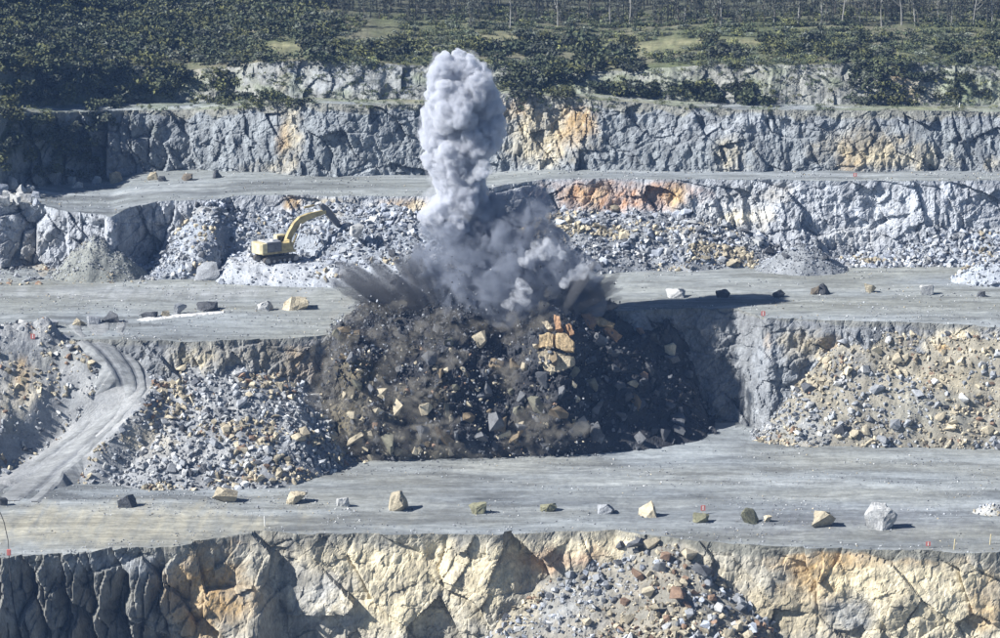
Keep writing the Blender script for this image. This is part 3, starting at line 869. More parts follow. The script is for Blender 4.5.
def boulder_mesh(seed, sx, sy, sz, point=0.0):
    r = random.Random(seed)
    bm = bmesh.new()
    for i in range(15):
        v = Vector((r.gauss(0, 1), r.gauss(0, 1), r.gauss(0, 1))).normalized()
        v = Vector([math.copysign(abs(a) ** 0.7, a) for a in v]) * 0.5 * (1 - 0.38 * r.random())
        if point and v.z > 0:
            k = 1 - point * v.z * 2
            v.x *= k; v.y *= k
        bm.verts.new(v)
    ret = bmesh.ops.convex_hull(bm, input=bm.verts)
    junk = [g for g in ret['geom_interior'] if isinstance(g, bmesh.types.BMVert)]
    if junk:
        bmesh.ops.delete(bm, geom=junk, context='VERTS')
    bmesh.ops.triangulate(bm, faces=bm.faces)
    bmesh.ops.subdivide_edges(bm, edges=bm.edges, cuts=3, use_grid_fill=True)
    bmesh.ops.triangulate(bm, faces=bm.faces)
    co = np.array([v.co[:] for v in bm.verts])
    lo, hi = co.min(0), co.max(0)
    for v in bm.verts:
        d = 0.22 * float(fbm(np.array([v.co.x * 2.6 + seed + v.co.z]), np.array([v.co.y * 2.6 + v.co.z * 2.9]), seed % 50, 4)[0]) + 0.05 * (r.random() - 0.5)
        v.co = v.co * (1 + d)
        v.co = Vector(((v.co.x - (lo[0] + hi[0]) / 2) / (hi[0] - lo[0]) * sx, (v.co.y - (lo[1] + hi[1]) / 2) / (hi[1] - lo[1]) * sy,
                       (v.co.z - lo[2]) / (hi[2] - lo[2]) * sz))
    bmesh.ops.recalc_face_normals(bm, faces=bm.faces)
    me = bpy.data.meshes.new("boulder")
    bm.to_mesh(me); bm.free()
    me.shade_flat()
    return me


LEVEL = {'A': lambda c: 0.0, 'B': lambda c: ZB, 'C': lambda c: float(np.interp(c, CC, W2.zcr)) - 0.05}


def boulder(c, y, wpx, hpx, pal, label, lev='A', group=None, point=0.0, z=None):
    zf = LEVEL[lev](c) if z is None else z
    Yb = float(y_of(y, zf)); k = depth(Yb, zf) / FPX
    wm, hm = wpx * k * 0.94, hpx * k * 1.24
    seed = int(c * 7 + y * 13)
    o = link("boulder", boulder_mesh(seed, wm, wm * random.Random(seed).uniform(0.75, 1.0), hm, point), M_BOULD[pal])
    o.location = (float(x_of(c, Yb + wm * 0.35, zf)), Yb + wm * 0.35, zf - 0.25 * hm)
    GRIT.append((o.location.x, o.location.y, zf, wm))
    tag(o, label, "boulder", group)
    return o


GRIT = []
ROW_A = "boulders in a row along the lower bench"
boulder(2, 506, 12, 10, 'dark', "small dark boulder on the lower bench beside the hanging blasting cable", 'A', ROW_A)
boulder(127, 508, 20, 13, 'dark', "dark blunt boulder on the lower bench below the haul ramp end", 'A', ROW_A)
boulder(225, 503, 29, 14, 'tan', "wide low sandy boulder with sloping top before the rubble heap", 'A', ROW_A, 0.3)
boulder(298, 504, 24, 13, 'cream', "cream topped angular boulder next in row after the wide sandy one", 'A', ROW_A)
boulder(343, 508, 15, 11, 'pale', "small pale boulder standing next to the tall pointed one", 'A', ROW_A)
boulder(398, 511, 21, 20, 'tan', "tall pointed brownish boulder with upright peak on the lower bench", 'A', ROW_A, 0.5)
boulder(478, 514, 19, 13, 'olive', "rounded olive boulder before the blast, next after the tall pointed one", 'A', ROW_A)
boulder(549, 512, 18, 9, 'olive', "small flat olive boulder before the middle of the blast", 'A', ROW_A)
boulder(606, 514, 19, 11, 'grey', "blocky grey boulder between the flat olive one and the cream wedge", 'A', ROW_A)
boulder(648, 517, 19, 15, 'cream', "bright cream wedge shaped boulder on the lower bench", 'A', ROW_A, 0.35)
boulder(701, 523, 19, 10, 'olive', "low dark olive boulder with a red marker standing behind it", 'A', ROW_A)
boulder(749, 524, 22, 15, 'olive', "stout olive boulder with a small pale stone at its side", 'A', ROW_A)
boulder(768, 522, 9, 7, 'cream', "little pale stone tucked beside the stout olive boulder", 'A', ROW_A)
boulder(824, 528, 25, 18, 'tan', "angular sandy boulder next to the biggest pale boulder", 'A', ROW_A)
boulder(879, 530, 34, 27, 'pale', "biggest pale grey peaked boulder on the lower bench", 'A', ROW_A, 0.55)
P = cone_grid(992, 516, 0.0, 2.3, 1.6, 1.3, 1001, n=30, rows=10)
heap("stone_pile", "little pile of pale stones on the lower bench beyond the biggest boulder", "stone pile", P, ((0.33, 0.34, 0.33), (0.4, 0.4, 0.38)), 120, (0.2, 0.7), GREYS, 0, seed=1002)

ROW_B = "boulders spaced along the middle bench edge"
boulder(675, 298, 20, 9, 'pale', "pale slab-like boulder on the middle bench next to the smoke", 'B', ROW_B)
boulder(723, 298, 15, 9, 'dark', "dark rounded boulder second from the smoke on the middle bench", 'B', ROW_B)
boulder(779, 298, 14, 9, 'dark', "dark rounded boulder before the spoil cone on the middle bench", 'B', ROW_B)
boulder(815, 295, 12, 10, 'brown', "brown half of a split boulder pair behind the lower face crest", 'B', ROW_B)
boulder(824, 295, 13, 12, 'dark', "dark leaning half of a split boulder pair behind the lower face crest", 'B', ROW_B)
boulder(870, 293, 13, 10, 'tan', "two-toned sandy boulder between the split pair and the white one", 'B', ROW_B)
boulder(927, 295, 15, 10, 'pale', "white rounded boulder on the middle bench above the yellow rubble bank", 'B', ROW_B)
boulder(981, 297, 10, 6, 'dark', "tiny dark boulder on the middle bench before the low stone mound", 'B', ROW_B)
ROW_C = "boulders edging the middle bench above the haul ramp"
boulder(22, 328, 11, 8, 'pale', "white boulder touching a small dark stone above the rubble slope", 'B', ROW_C)
boulder(31, 328, 9, 6, 'dark', "small dark stone touching a white boulder above the rubble slope", 'B', ROW_C)
boulder(53, 328, 14, 8, 'grey', "lone grey flat boulder at the head of the haul ramp", 'B', ROW_C)
boulder(79, 326, 13, 8, 'tan', "sandy boulder at the end of the dark trio above the haul ramp", 'B', ROW_C)
boulder(93, 325, 15, 9, 'grey', "grey boulder in the middle of the dark trio above the haul ramp", 'B', ROW_C)
boulder(112, 323, 20, 12, 'dark', "largest dark boulder of the trio above the haul ramp", 'B', ROW_C)
boulder(150, 319, 18, 8, 'dark', "long dark boulder behind the start of the white stone ridge", 'B', ROW_C)
boulder(165, 318, 13, 7, 'tan', "sandy boulder behind the middle of the white stone ridge", 'B', ROW_C)
boulder(180, 315, 15, 11, 'grey', "upright grey boulder behind the middle of the white stone ridge", 'B', ROW_C)
boulder(208, 311, 24, 9, 'dark', "flat dark boulder behind the thin end of the white stone ridge", 'B', ROW_C)
boulder(265, 311, 17, 10, 'pale', "pale blocky boulder beside the long cream boulder", 'B', ROW_C)
boulder(295, 310, 29, 14, 'cream', "long cream and brown boulder near the edge of the blast", 'B', ROW_C)
boulder(208, 280, 29, 18, 'grey', "large grey block at the foot of the muck pile", 'B')
boulder(727, 266, 15, 13, 'pale', "pale square block at the foot of the rubble fan", 'B')
boulder(357, 236, 16, 12, 'pale', "pale rounded block beside the excavator bucket on the muck pile", 'B', z=ZB + 6.0)

UP = "boulders along the upper bench"
boulder(72, 185, 10, 8, 'pale', "rear pale stone of a touching pair on the upper bench", 'C', UP)
boulder(78, 189, 12, 8, 'pale', "front white stone of a touching pair on the upper bench", 'C', UP)
boulder(97, 184, 11, 8, 'pale', "single pale boulder between the white pair and the tall tan boulder", 'C', UP)
boulder(116, 184, 14, 12, 'tan', "tall tan-grey boulder on the upper bench by the shaded wall", 'C', UP)
boulder(153, 181, 12, 10, 'tan', "pointed sandy boulder leaning on a dark stone on the upper bench", 'C', UP, 0.4)
boulder(162, 182, 10, 6, 'dark', "low dark stone beside a pointed sandy boulder on the upper bench", 'C', UP)
boulder(187, 181, 13, 7, 'brown', "brown flat boulder alone under the shaded wall", 'C', UP)
boulder(217, 179, 12, 9, 'dark', "dark rounded boulder at the edge of the wall's shadow", 'C', UP)
for i, (c, y, wpx, hpx) in enumerate(((3, 194, 12, 11), (12, 190, 14, 13), (22, 194, 11, 10), (31, 192, 9, 7), (36, 198, 10, 8), (26, 203, 12, 10), (15, 204, 13, 10), (4, 204, 12, 9), (36, 205, 9, 7), (-10, 198, 14, 12), (20, 199, 10, 8), (8, 199, 10, 9))):
    boulder(c, y, wpx, hpx, 'pale' if i % 4 else 'blue', "pale boulder in the piled cluster on top of the dark rock nose", 'C', "piled boulder cluster", z=LEVEL['C'](c) + (0.3 if y < 198 else 0))

gp, gs = [], []
for gx, gy, gz, gw in GRIT:                              # chips broken off around the boulders
    for i in range(14):
        a = random.uniform(0, 6.28); d = gw * random.uniform(0.42, 0.85)
        gp.append((gx + d * math.cos(a), gy + d * math.sin(a) * 0.9, gz)); gs.append(random.uniform(0.08, 0.34))
o = stone_cloud("boulder_grit", np.array(gp), np.array(gs), pick_pal({'grey': 4, 'tan': 2, 'dark': 2, 'pale': 1}, len(gp)), None, 0.1)
tag(o, "small broken chips lying around the feet of the boulders", "chippings")

# long low ridge of white crushed stone
n = 60
tt = np.linspace(0, 1, n)
cc_ = 134 + 90 * tt; yy_ = 320.5 - 8.5 * tt
Yr = y_of(yy_, ZB); Xr = x_of(cc_, Yr, ZB)
hw = 0.95 * np.clip(np.minimum(tt * 6, 1), 0.05, 1) * (1 - 0.55 * tt)
prof = np.linspace(-1, 1, 9)
WR = np.zeros((9, n, 3))
for j, s_ in enumerate(prof):
    WR[j, :, 0] = Xr; WR[j, :, 1] = Yr + hw * s_ * 1.6 + 0.15 * fbm(tt * 30, tt * 0, 1011, 2); WR[j, :, 2] = ZB - 0.1 + 0.5 * hw * (1 - s_ * s_) + 0.05 * fbm(tt * 60, tt * 0 + j, 1010, 3)
o = grid_obj("stone_ridge", WR, np.ones(WR.shape) * np.array((0.75, 0.75, 0.73)), M_rub)
tag(o, "long thin white ridge of crushed stone on the middle bench", "stone ridge")


# ------------------------------------------------------------------ small marks on the bench edges
def bm_box(bm, c, s, rot=None):
    m = Matrix.Translation(c) @ (rot.to_matrix().to_4x4() if rot else Matrix()) @ Matrix.Diagonal((*s, 1))
    return bmesh.ops.create_cube(bm, size=1.0, matrix=m)


def bm_tube(bm, pts, rad, seg=8):
    rings = []
    for i, p in enumerate(pts):
        p = Vector(p)
        a = Vector(pts[max(i - 1, 0)]); b = Vector(pts[min(i + 1, len(pts) - 1)])
        q = (b - a).to_track_quat('Z', 'Y')
        r_ = rad[i] if isinstance(rad, (list, tuple)) else rad
        rings.append([bm.verts.new(p + q @ Vector((r_ * math.cos(2 * math.pi * k / seg), r_ * math.sin(2 * math.pi * k / seg), 0))) for k in range(seg)])
    for r1, r2 in zip(rings, rings[1:]):
        for k in range(seg):
            bm.faces.new((r1[k], r1[(k + 1) % seg], r2[(k + 1) % seg], r2[k]))
    bm.faces.new(rings[0][::-1]); bm.faces.new(rings[-1])


def bm_obj(name, bm, mat, parent=None, bevel=0.0):
    if bevel:
        bmesh.ops.bevel(bm, geom=list(bm.edges), offset=bevel, segments=2, affect='EDGES', profile=0.6)
    bmesh.ops.recalc_face_normals(bm, faces=bm.faces)
    me = bpy.data.meshes.new(name); bm.to_mesh(me); bm.free()
    me.shade_flat()
    return link(name, me, mat, parent)


M_red = plain("marker_red", (0.50, 0.15, 0.13), 0.6)
M_white = plain("marker_white", (0.75, 0.74, 0.70), 0.6)
M_wood = plain("stake_wood", (0.55, 0.47, 0.28), 0.8)
M_black = plain("cable_black", (0.03, 0.03, 0.03), 0.6)


def marker(c, y, z, h, label, wide=0.55):
    Y = float(y_of(y, z)) + 0.3
    root = bpy.data.objects.new("marker_board", None); COL.objects.link(root)
    root.location = (float(x_of(c, Y, z)), Y, z - 0.05)
    tag(root, label, "marker", "red marker boards on the bench edges")
    bm = bmesh.new(); bm_box(bm, (0, 0, h * 0.5), (0.08, 0.08, h)); bm_obj("stake", bm, M_wood, root)
    bm = bmesh.new(); bm_box(bm, (0, -0.06, h * 0.68), (wide, 0.05, h * 0.6)); bm_obj("board", bm, M_red, root)
    bm = bmesh.new(); bm_box(bm, (0, -0.09, h * 0.68), (wide * 0.22, 0.02, h * 0.45)); bm_obj("stripe", bm, M_white, root)


marker(703, 514, 0, 1.1, "red marker board standing behind the low dark olive boulder")
marker(928, 549, 0, 0.9, "red marker board on the near crest beside the wooden stakes")
marker(763, 319, ZB, 1.1, "red marker board on the lower face crest beside the blast shadow")
marker(33, 342, ZB, 1.1, "red marker board on the crest above the pale rubble slope")
marker(855, 179, float(np.interp(855, CC, W2.zcr)), 0.9, "red marker board on the narrow bench above the long bluish face", 0.5)
for c, y, h, mat, lb in ((265, 527, 1.3, M_white, "white peg standing at the crest of the shadowed rock spur"), (954, 550, 1.3, M_wood, "wooden stake on the near crest next to the red marker"),
                         (990, 545, 1.3, M_wood, "wooden stake on the near crest farther along from the red marker"), (959, 112, 1.2, M_white, "white peg on the ledge atop the upper face")):
    if y > 300:
        z = 0.0
        Y = float(y_of(y, z)) + 0.3
    else:
        Y = float(np.interp(c, CC, W3.Y[-1])) + 0.8; z = float(np.interp(c, CC, W3.zcr))
    bm = bmesh.new()
    bm_tube(bm, [(0, 0, -0.2), (0, 0, h * 0.9), (0.0, 0, h)], [0.07, 0.07, 0.03], 6)
    o = bm_obj("stake_peg", bm, mat)
    o.location = (float(x_of(c, Y, z)), Y, z)
    o.rotation_euler = (0.05, 0.06 * (1 if c > 500 else -1), 0)
    tag(o, lb, "stake", "pegs and stakes on the bench edges")
# blasting cable hanging down the near face
root = bpy.data.objects.new("blasting_cable", None); COL.objects.link(root)
Yc0 = float(np.interp(8, CC, W0.Ycr))
zz = [(0, 512), (4, 522), (8, 540), (9, 552), (10, 558), (9, 566), (12, 585), (15, 605), (18, 625), (22, 650), (24, 670)]
pts = []
for c, y in zz:
    if y < 556:
        pts.append((float(x_of(c, Yc0 - 0.4, z_of(y, Yc0 - 0.4))), Yc0 - 0.4, float(z_of(y, Yc0 - 0.4))))
    else:
        i = int(np.argmin(np.abs(CC - c))); k = int(np.argmin(np.abs(W0.py[:, i] - y)))
        pts.append((float(W0.X[k, i]), float(W0.Y[k, i]) - 0.35, float(W0.Z[k, i])))
bm = bmesh.new(); bm_tube(bm, pts, 0.05, 6); bm_obj("cable", bm, M_black, root)
bm = bmesh.new(); bm_box(bm, (pts[3][0], pts[3][1] - 0.1, pts[3][2]), (0.45, 0.3, 0.7)); bm_obj("tag", bm, M_red, root, 0.04)
tag(root, "thin black blasting cable with a red tag hanging over the near face", "cable")


# ------------------------------------------------------------------ excavator
M_yel = plain("excavator_yellow", (0.37, 0.30, 0.145), 0.6, 0.0, 0.38, 1.4)
M_ypale = plain("excavator_pale_yellow", (0.58, 0.51, 0.31), 0.6, 0.0, 0.3, 1.2)
M_eg = plain("excavator_grey", (0.12, 0.12, 0.125), 0.6, 0.0, 0.2)
M_roof = plain("excavator_roof_grey", (0.42, 0.43, 0.44), 0.6)
M_steel = plain("worn_steel", (0.30, 0.30, 0.30), 0.45, 0.6, 0.2)
M_track = plain("track_steel", (0.07, 0.065, 0.06), 0.7, 0.3, 0.3)
M_glass = plain("cab_glass", (0.03, 0.04, 0.05), 0.1)
EX = bpy.data.objects.new("excavator", None); COL.objects.link(EX)
tag(EX, "yellow tracked excavator reaching its arm over the muck pile", "excavator")
exZ = ZB + 2.45; exY = float(y_of(263, exZ)) + 1.6; EX.location = (float(x_of(276, exY, exZ)), exY, exZ)
EX.rotation_euler = (0, 0, math.radians(34)); EX.scale = (0.92,) * 3
ez = 1.45
for s in (-1, 1):                                        # crawler tracks
    bm = bmesh.new()
    outline = []
    for a in np.linspace(-90, 90, 9): outline.append((2.55 + 0.5 * math.cos(math.radians(a)), 0.52 + 0.5 * math.sin(math.radians(a))))
    for a in np.linspace(90, 270, 9): outline.append((-2.55 + 0.5 * math.cos(math.radians(a)), 0.52 + 0.5 * math.sin(math.radians(a))))
    ring = [[bm.verts.new((x, s * 1.55 + dy, z)) for x, z in outline] for dy in (-0.33, 0.33)]
    m_ = len(outline)
    for k in range(m_):
        bm.faces.new((ring[0][k], ring[0][(k + 1) % m_], ring[1][(k + 1) % m_], ring[1][k]))
    bm.faces.new(ring[0]); bm.faces.new(ring[1])
    tr = bm_obj("track", bm, M_track, EX)
    for k in range(13):
        for zz_ in (0.0, 1.06):
            bm = bmesh.new(); bm_box(bm, (-2.5 + k * 0.417, s * 1.55, zz_), (0.3, 0.74, 0.1)); bm_obj("track_shoe", bm, M_track, tr)
    for k in range(6):
        bm = bmesh.new(); x = -2.3 + k * 0.92
        bm_tube(bm, [(x, s * 1.55 - 0.37, 0.36), (x, s * 1.55 + 0.37, 0.36)], 0.24, 12); bm_obj("roller", bm, M_steel, tr)
    for x in (-2.55, 2.55):
        bm = bmesh.new(); bm_tube(bm, [(x, s * 1.55 - 0.38, 0.52), (x, s * 1.55 + 0.38, 0.52)], 0.4, 14); bm_obj("sprocket", bm, M_steel, tr)
bm = bmesh.new(); bm_box(bm, (0, 0, 0.72), (2.6, 2.6, 0.5)); bm_tube(bm, [(0, 0, 0.9), (0, 0, ez)], 1.1, 20); bm_obj("undercarriage", bm, M_track, EX)
bm = bmesh.new(); bm_box(bm, (-0.3, 0, ez + 0.17), (5.9, 3.3, 0.34)); bm_obj("deck", bm, M_yel, EX, 0.04)
bm = bmesh.new()                                         # counterweight with rounded rear corners
cw = [(-2.45, 1.65), (-3.25, 1.65), (-3.6, 1.25), (-3.72, 0.6), (-3.72, -0.6), (-3.6, -1.25), (-3.25, -1.65), (-2.45, -1.65)]
r1 = [bm.verts.new((x, y, ez + 0.1)) for x, y in cw]; r2 = [bm.verts.new((x, y, ez + 1.75)) for x, y in cw]
for k in range(8): bm.faces.new((r1[k], r1[(k + 1) % 8], r2[(k + 1) % 8], r2[k]))
bm.faces.new(r1); bm.faces.new(r2); bm_obj("counterweight", bm, M_ypale, EX, 0.06)
eh = None
bm = bmesh.new(); bm_box(bm, (-1.15, 0, ez + 1.08), (2.58, 3.24, 1.46)); eh = bm_obj("engine_housing", bm, M_eg, EX, 0.06)
bm = bmesh.new(); bm_box(bm, (-1.2, 0, ez + 1.86), (2.5, 3.0, 0.12)); bm_obj("roof", bm, M_roof, eh, 0.03)
for k in range(7):
    bm = bmesh.new(); bm_box(bm, (-1.15 - 0.7 + 0.1 * 0, -1.64, ez + 0.6 + k * 0.13), (0.9, 0.05, 0.05)); bm_obj("louvre", bm, M_steel, eh)
bm = bmesh.new(); bm_box(bm, (-1.15 + 0.65, -1.64, ez + 1.0), (0.9, 0.05, 1.1)); bm_obj("access_door", bm, M_eg, eh, 0.015)
bm = bmesh.new(); bm_tube(bm, [(-1.7, 0.6, ez + 1.8), (-1.7, 0.6, ez + 2.55), (-1.85, 0.6, ez + 2.7)], 0.12, 10); bm_obj("exhaust", bm, M_steel, eh)
bm = bmesh.new(); bm_box(bm, (-0.6, -0.6, ez + 2.0), (1.1, 0.9, 0.26)); bm_obj("hood", bm, M_roof, eh, 0.05)
bm = bmesh.new(); bm_box(bm, (1.2, -1.1, ez + 0.95), (2.1, 1.05, 1.2)); bm_obj("fuel_tank", bm, M_yel, EX, 0.06)
bm = bmesh.new(); bm_box(bm, (1.55, -1.1, ez + 1.75), (0.08, 1.0, 0.5)); bm_box(bm, (1.0, -1.6, ez + 1.85), (1.4, 0.05, 0.05)); bm_obj("handrail", bm, M_yel, EX)
cabx = bmesh.new()
vs = [(0.55, ez + 0.35), (2.35, ez + 0.35), (2.45, ez + 1.2), (2.15, ez + 2.45), (0.55, ez + 2.45)]
a1 = [cabx.verts.new((x, 0.55, z)) for x, z in vs]; a2 = [cabx.verts.new((x, 1.65, z)) for x, z in vs]
for k in range(5): cabx.faces.new((a1[k], a1[(k + 1) % 5], a2[(k + 1) % 5], a2[k]))
cabx.faces.new(a1); cabx.faces.new(a2)
cab = bm_obj("cab", cabx, M_ypale, EX, 0.04)
bm = bmesh.new(); bm_box(bm, (1.4, 0.535, ez + 1.75), (1.2, 0.03, 0.9)); bm_obj("window", bm, M_glass, cab)
bm = bmesh.new(); bm_box(bm, (1.4, 1.665, ez + 1.75), (1.2, 0.03, 0.9)); bm_obj("window", bm, M_glass, cab)
bm = bmesh.new(); bm_box(bm, (2.34, 1.1, ez + 1.85), (0.03, 0.9, 1.0), Euler((0, -0.235, 0))); bm_obj("windscreen", bm, M_glass, cab)


def beam(name, pts, hs, wd, mat, parent):
    """box beam through pts in the machine's x-z plane with its own height at every point"""
    bm = bmesh.new(); rings = []
    for i, (x, z) in enumerate(pts):
        a = pts[max(i - 1, 0)]; b = pts[min(i + 1, len(pts) - 1)]
        d = Vector((b[0] - a[0], b[1] - a[1])).normalized(); nn = Vector((-d.y, d.x))
        h_ = hs[i] / 2
        rings.append([bm.verts.new((x + nn.x * s1 * h_, s2 * wd / 2, z + nn.y * s1 * h_)) for s1, s2 in ((-1, -1), (-1, 1), (1, 1), (1, -1))])
    for q1, q2 in zip(rings, rings[1:]):
        for k in range(4): bm.faces.new((q1[k], q1[(k + 1) % 4], q2[(k + 1) % 4], q2[k]))
    bm.faces.new(rings[0][::-1]); bm.faces.new(rings[-1])
    return bm_obj(name, bm, mat, parent, 0.04)


def ram(name, p, q, y, parent):
    bm = bmesh.new()
    p3 = Vector((p[0], y, p[1])); q3 = Vector((q[0], y, q[1])); mid = p3.lerp(q3, 0.58)
    bm_tube(bm, [p3, mid], 0.16, 10); c_ = bm_obj(name, bm, M_yel, parent)
    bm = bmesh.new(); bm_tube(bm, [mid, q3], 0.085, 8); bm_obj("rod", bm, M_steel, c_)


boom = beam("boom", [(1.7, ez + 1.0), (2.6, ez + 2.6), (3.6, ez + 3.9), (4.5, ez + 4.6), (5.8, ez + 5.0), (7.4, ez + 5.25), (9.0, ez + 5.5)], [0.7, 0.95, 1.1, 1.15, 1.0, 0.8, 0.6], 0.7, M_yel, EX)
for s in (-1, 1):
    ram("boom_ram", (2.45, ez + 0.4), (4.3, ez + 4.1), s * 0.55, boom)
stick = beam("stick", [(8.2, ez + 6.75), (8.9, ez + 6.0), (9.9, ez + 4.9), (11.2, ez + 3.3), (11.9, ez + 2.4)], [0.5, 1.1, 1.0, 0.75, 0.5], 0.55, M_eg, EX)
ram("stick_ram", (5.2, ez + 6.5), (8.3, ez + 6.75), 0.0, boom)
ram("bucket_ram", (9.3, ez + 6.3), (11.7, ez + 3.6), 0.0, stick)
bm = bmesh.new()                                         # bucket: curved shell between two cheeks
prof_ = [(11.7, ez + 2.9), (12.3, ez + 3.4), (13.1, ez + 3.5), (13.8, ez + 3.1), (14.1, ez + 2.3), (13.8, ez + 1.5)]
rr = [[bm.verts.new((x, yy, z)) for x, z in prof_] for yy in (-0.95, 0.95)]
ri = [[bm.verts.new((12.7 + (x - 12.7) * 0.9, yy, ez + 2.3 + (z - ez - 2.3) * 0.9)) for x, z in prof_] for yy in (-0.88, 0.88)]
for A in (rr, ri):
    for k in range(5): bm.faces.new((A[0][k], A[0][k + 1], A[1][k + 1], A[1][k]))
for i_ in (0, 1):
    bm.faces.new(rr[i_]); bm.faces.new(ri[i_])
bu = bm_obj("bucket", bm, M_steel, EX)
for k in range(5):
    bm = bmesh.new(); y = -0.8 + k * 0.4
    bm_tube(bm, [(13.85, y, ez + 1.6), (13.6, y, ez + 1.2), (13.4, y, ez + 1.0)], [0.12, 0.09, 0.03], 6); bm_obj("tooth", bm, M_steel, bu)
bm = bmesh.new(); bm_tube(bm, [(11.9, -0.4, ez + 2.4), (11.9, 0.4, ez + 2.4)], 0.2, 10); bm_tube(bm, [(11.9, 0, ez + 2.4), (12.4, 0, ez + 3.3)], 0.14, 8); bm_obj("linkage", bm, M_steel, stick)
# ------------------------------------------------------------------ the blast: heaving rock mass
DC = np.arange(296, 716, 1.1)
d_top = smooth(np.interp(DC, [296, 306, 318, 335, 360, 400, 440, 500, 560, 600, 640, 670, 692, 706, 716], [448, 400, 360, 328, 304, 297, 294, 290, 294, 302, 312, 328, 352, 400, 444]), 9)
d_toe = smooth(np.interp(DC, [296, 320, 350, 400, 450, 520, 600, 660, 716], [446, 456, 460, 461, 459, 456, 453, 450, 443]), 9)
Yt0 = y_of(d_toe, 0.0)
Yb0 = np.interp(DC, CC, W1.Ycr) + np.interp(DC, [296, 360, 500, 640, 716], [0, 4, 6, 3, -1])
Yb0 = np.maximum(Yb0, Yt0 + 3)
ang = np.linspace(0, math.pi / 2, 100)[:, None]
zt = z_of(d_top, Yb0 - 2.0)
zt = np.maximum(zt, 1.0)
bul = 0.62
pw = np.interp(DC, [296, 330, 560, 620, 660, 716], [0.75, 0.85, 0.85, 0.5, 0.34, 0.28])[None]
DY = Yt0[None] + (Yb0 - Yt0)[None] * (1 - np.cos(ang)) ** pw
DY = DY - (2.6 * np.exp(-((DC - 560) / 24) ** 2) + 1.2 * np.exp(-((DC - 440) / 22) ** 2) - 1.4 * np.exp(-((DC - 500) / 16) ** 2))[None] * np.sin(2 * ang)
DZ = -0.4 + (zt + 0.4)[None] * np.sin(ang) ** 0.92
DX = x_of(DC[None], DY, DZ)
arc = np.cumsum(np.hypot(np.diff(DY, axis=0, prepend=DY[:1]), np.diff(DZ, axis=0, prepend=DZ[:1])), 0)
rel = 2.6 * fbm(DX / 6, arc / 6, 1100, 4) + blocks(DX, arc, 2.6, 2.6, 1101, 0.5, 0.3) + blocks(DX, arc, 1.0, 1.0, 1102, 0.24, 0.3) + 0.15 * fbm(DX / 0.5, arc / 0.5, 1103, 2)
edge_d = np.clip(np.minimum(DC - 296, 716 - DC) / 14.0, 0, 1)[None] * np.clip(np.sin(ang) * 5, 0.2, 1)
DY2 = DY - rel * edge_d * np.cos(ang); DZ2 = DZ + 0.8 * rel * edge_d * np.sin(ang)
DP = np.stack([x_of(DC[None], DY2, DZ2), DY2, DZ2], -1)
dpx, dpy = to_px(DP[..., 0], DP[..., 1], DP[..., 2])
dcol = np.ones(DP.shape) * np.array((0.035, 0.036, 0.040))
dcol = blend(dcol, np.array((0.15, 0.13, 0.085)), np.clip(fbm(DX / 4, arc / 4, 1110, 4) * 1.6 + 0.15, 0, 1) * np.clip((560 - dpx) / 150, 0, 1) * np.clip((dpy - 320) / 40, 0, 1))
dcol = blend(dcol, np.array((0.07, 0.075, 0.085)), np.clip(fbm(DX / 2, arc / 2, 1112, 4) * 1.6, 0, 1) * 0.7)
blast = grid_obj("blast_heave", DP, dcol, M_rub)
tag(blast, "dark dome of shattered rock heaving out of the lower face in the blast", "rock blast")
DARKS = {'dark': 8, 'grey': 1.2, 'tan': 0.5}


def dome_scatter(n, c0_, c1_, y0_, y1_, lo, hi, weights, off, name):
    m = (dpx > c0_) & (dpx < c1_) & (dpy > y0_) & (dpy < y1_)
    cand = DP[m]
    pos = cand[RNG.integers(0, len(cand), n)] + RNG.normal(size=(n, 3)) * (0.25, 0.25, 0.25)
    pos[:, 1] -= np.abs(RNG.normal(size=n)) * off
    pos[:, 2] += np.abs(RNG.normal(size=n)) * off * 0.5
    pos[:, 2] = np.maximum(pos[:, 2], 0.1)
    sz = lo * (hi / lo) ** (RNG.random(n) ** 2.0)
    return stone_cloud(name, pos, sz, pick_pal(weights, n), blast, 0.1, jitter=0.3)


dome_scatter(2200, 300, 610, 285, 465, 0.15, 0.8, DARKS, 0.7, "flying_fragments")
dome_scatter(500, 600, 712, 300, 460, 0.15, 0.8, {"dark": 1}, 0.4, "flying_fragments")  # only dark stones here, so the dome's right side looks shaded
dome_scatter(1300, 305, 590, 345, 462, 0.12, 0.7, {'tan': 3, 'cream': .6, 'grey': 2, 'dark': 5, 'rust': .6}, 0.6, "flying_fragments")
dome_scatter(1400, 312, 600, 288, 350, 0.12, 0.5, {'dark': 6, 'grey': 3, 'blue': 1}, 1.2, "flying_fragments")
r_ = random.Random(5)


def dome_point(c, y):
    k = np.argmin((dpx - c) ** 2 + (dpy - y) ** 2)
    return DP.reshape(-1, 3)[k]


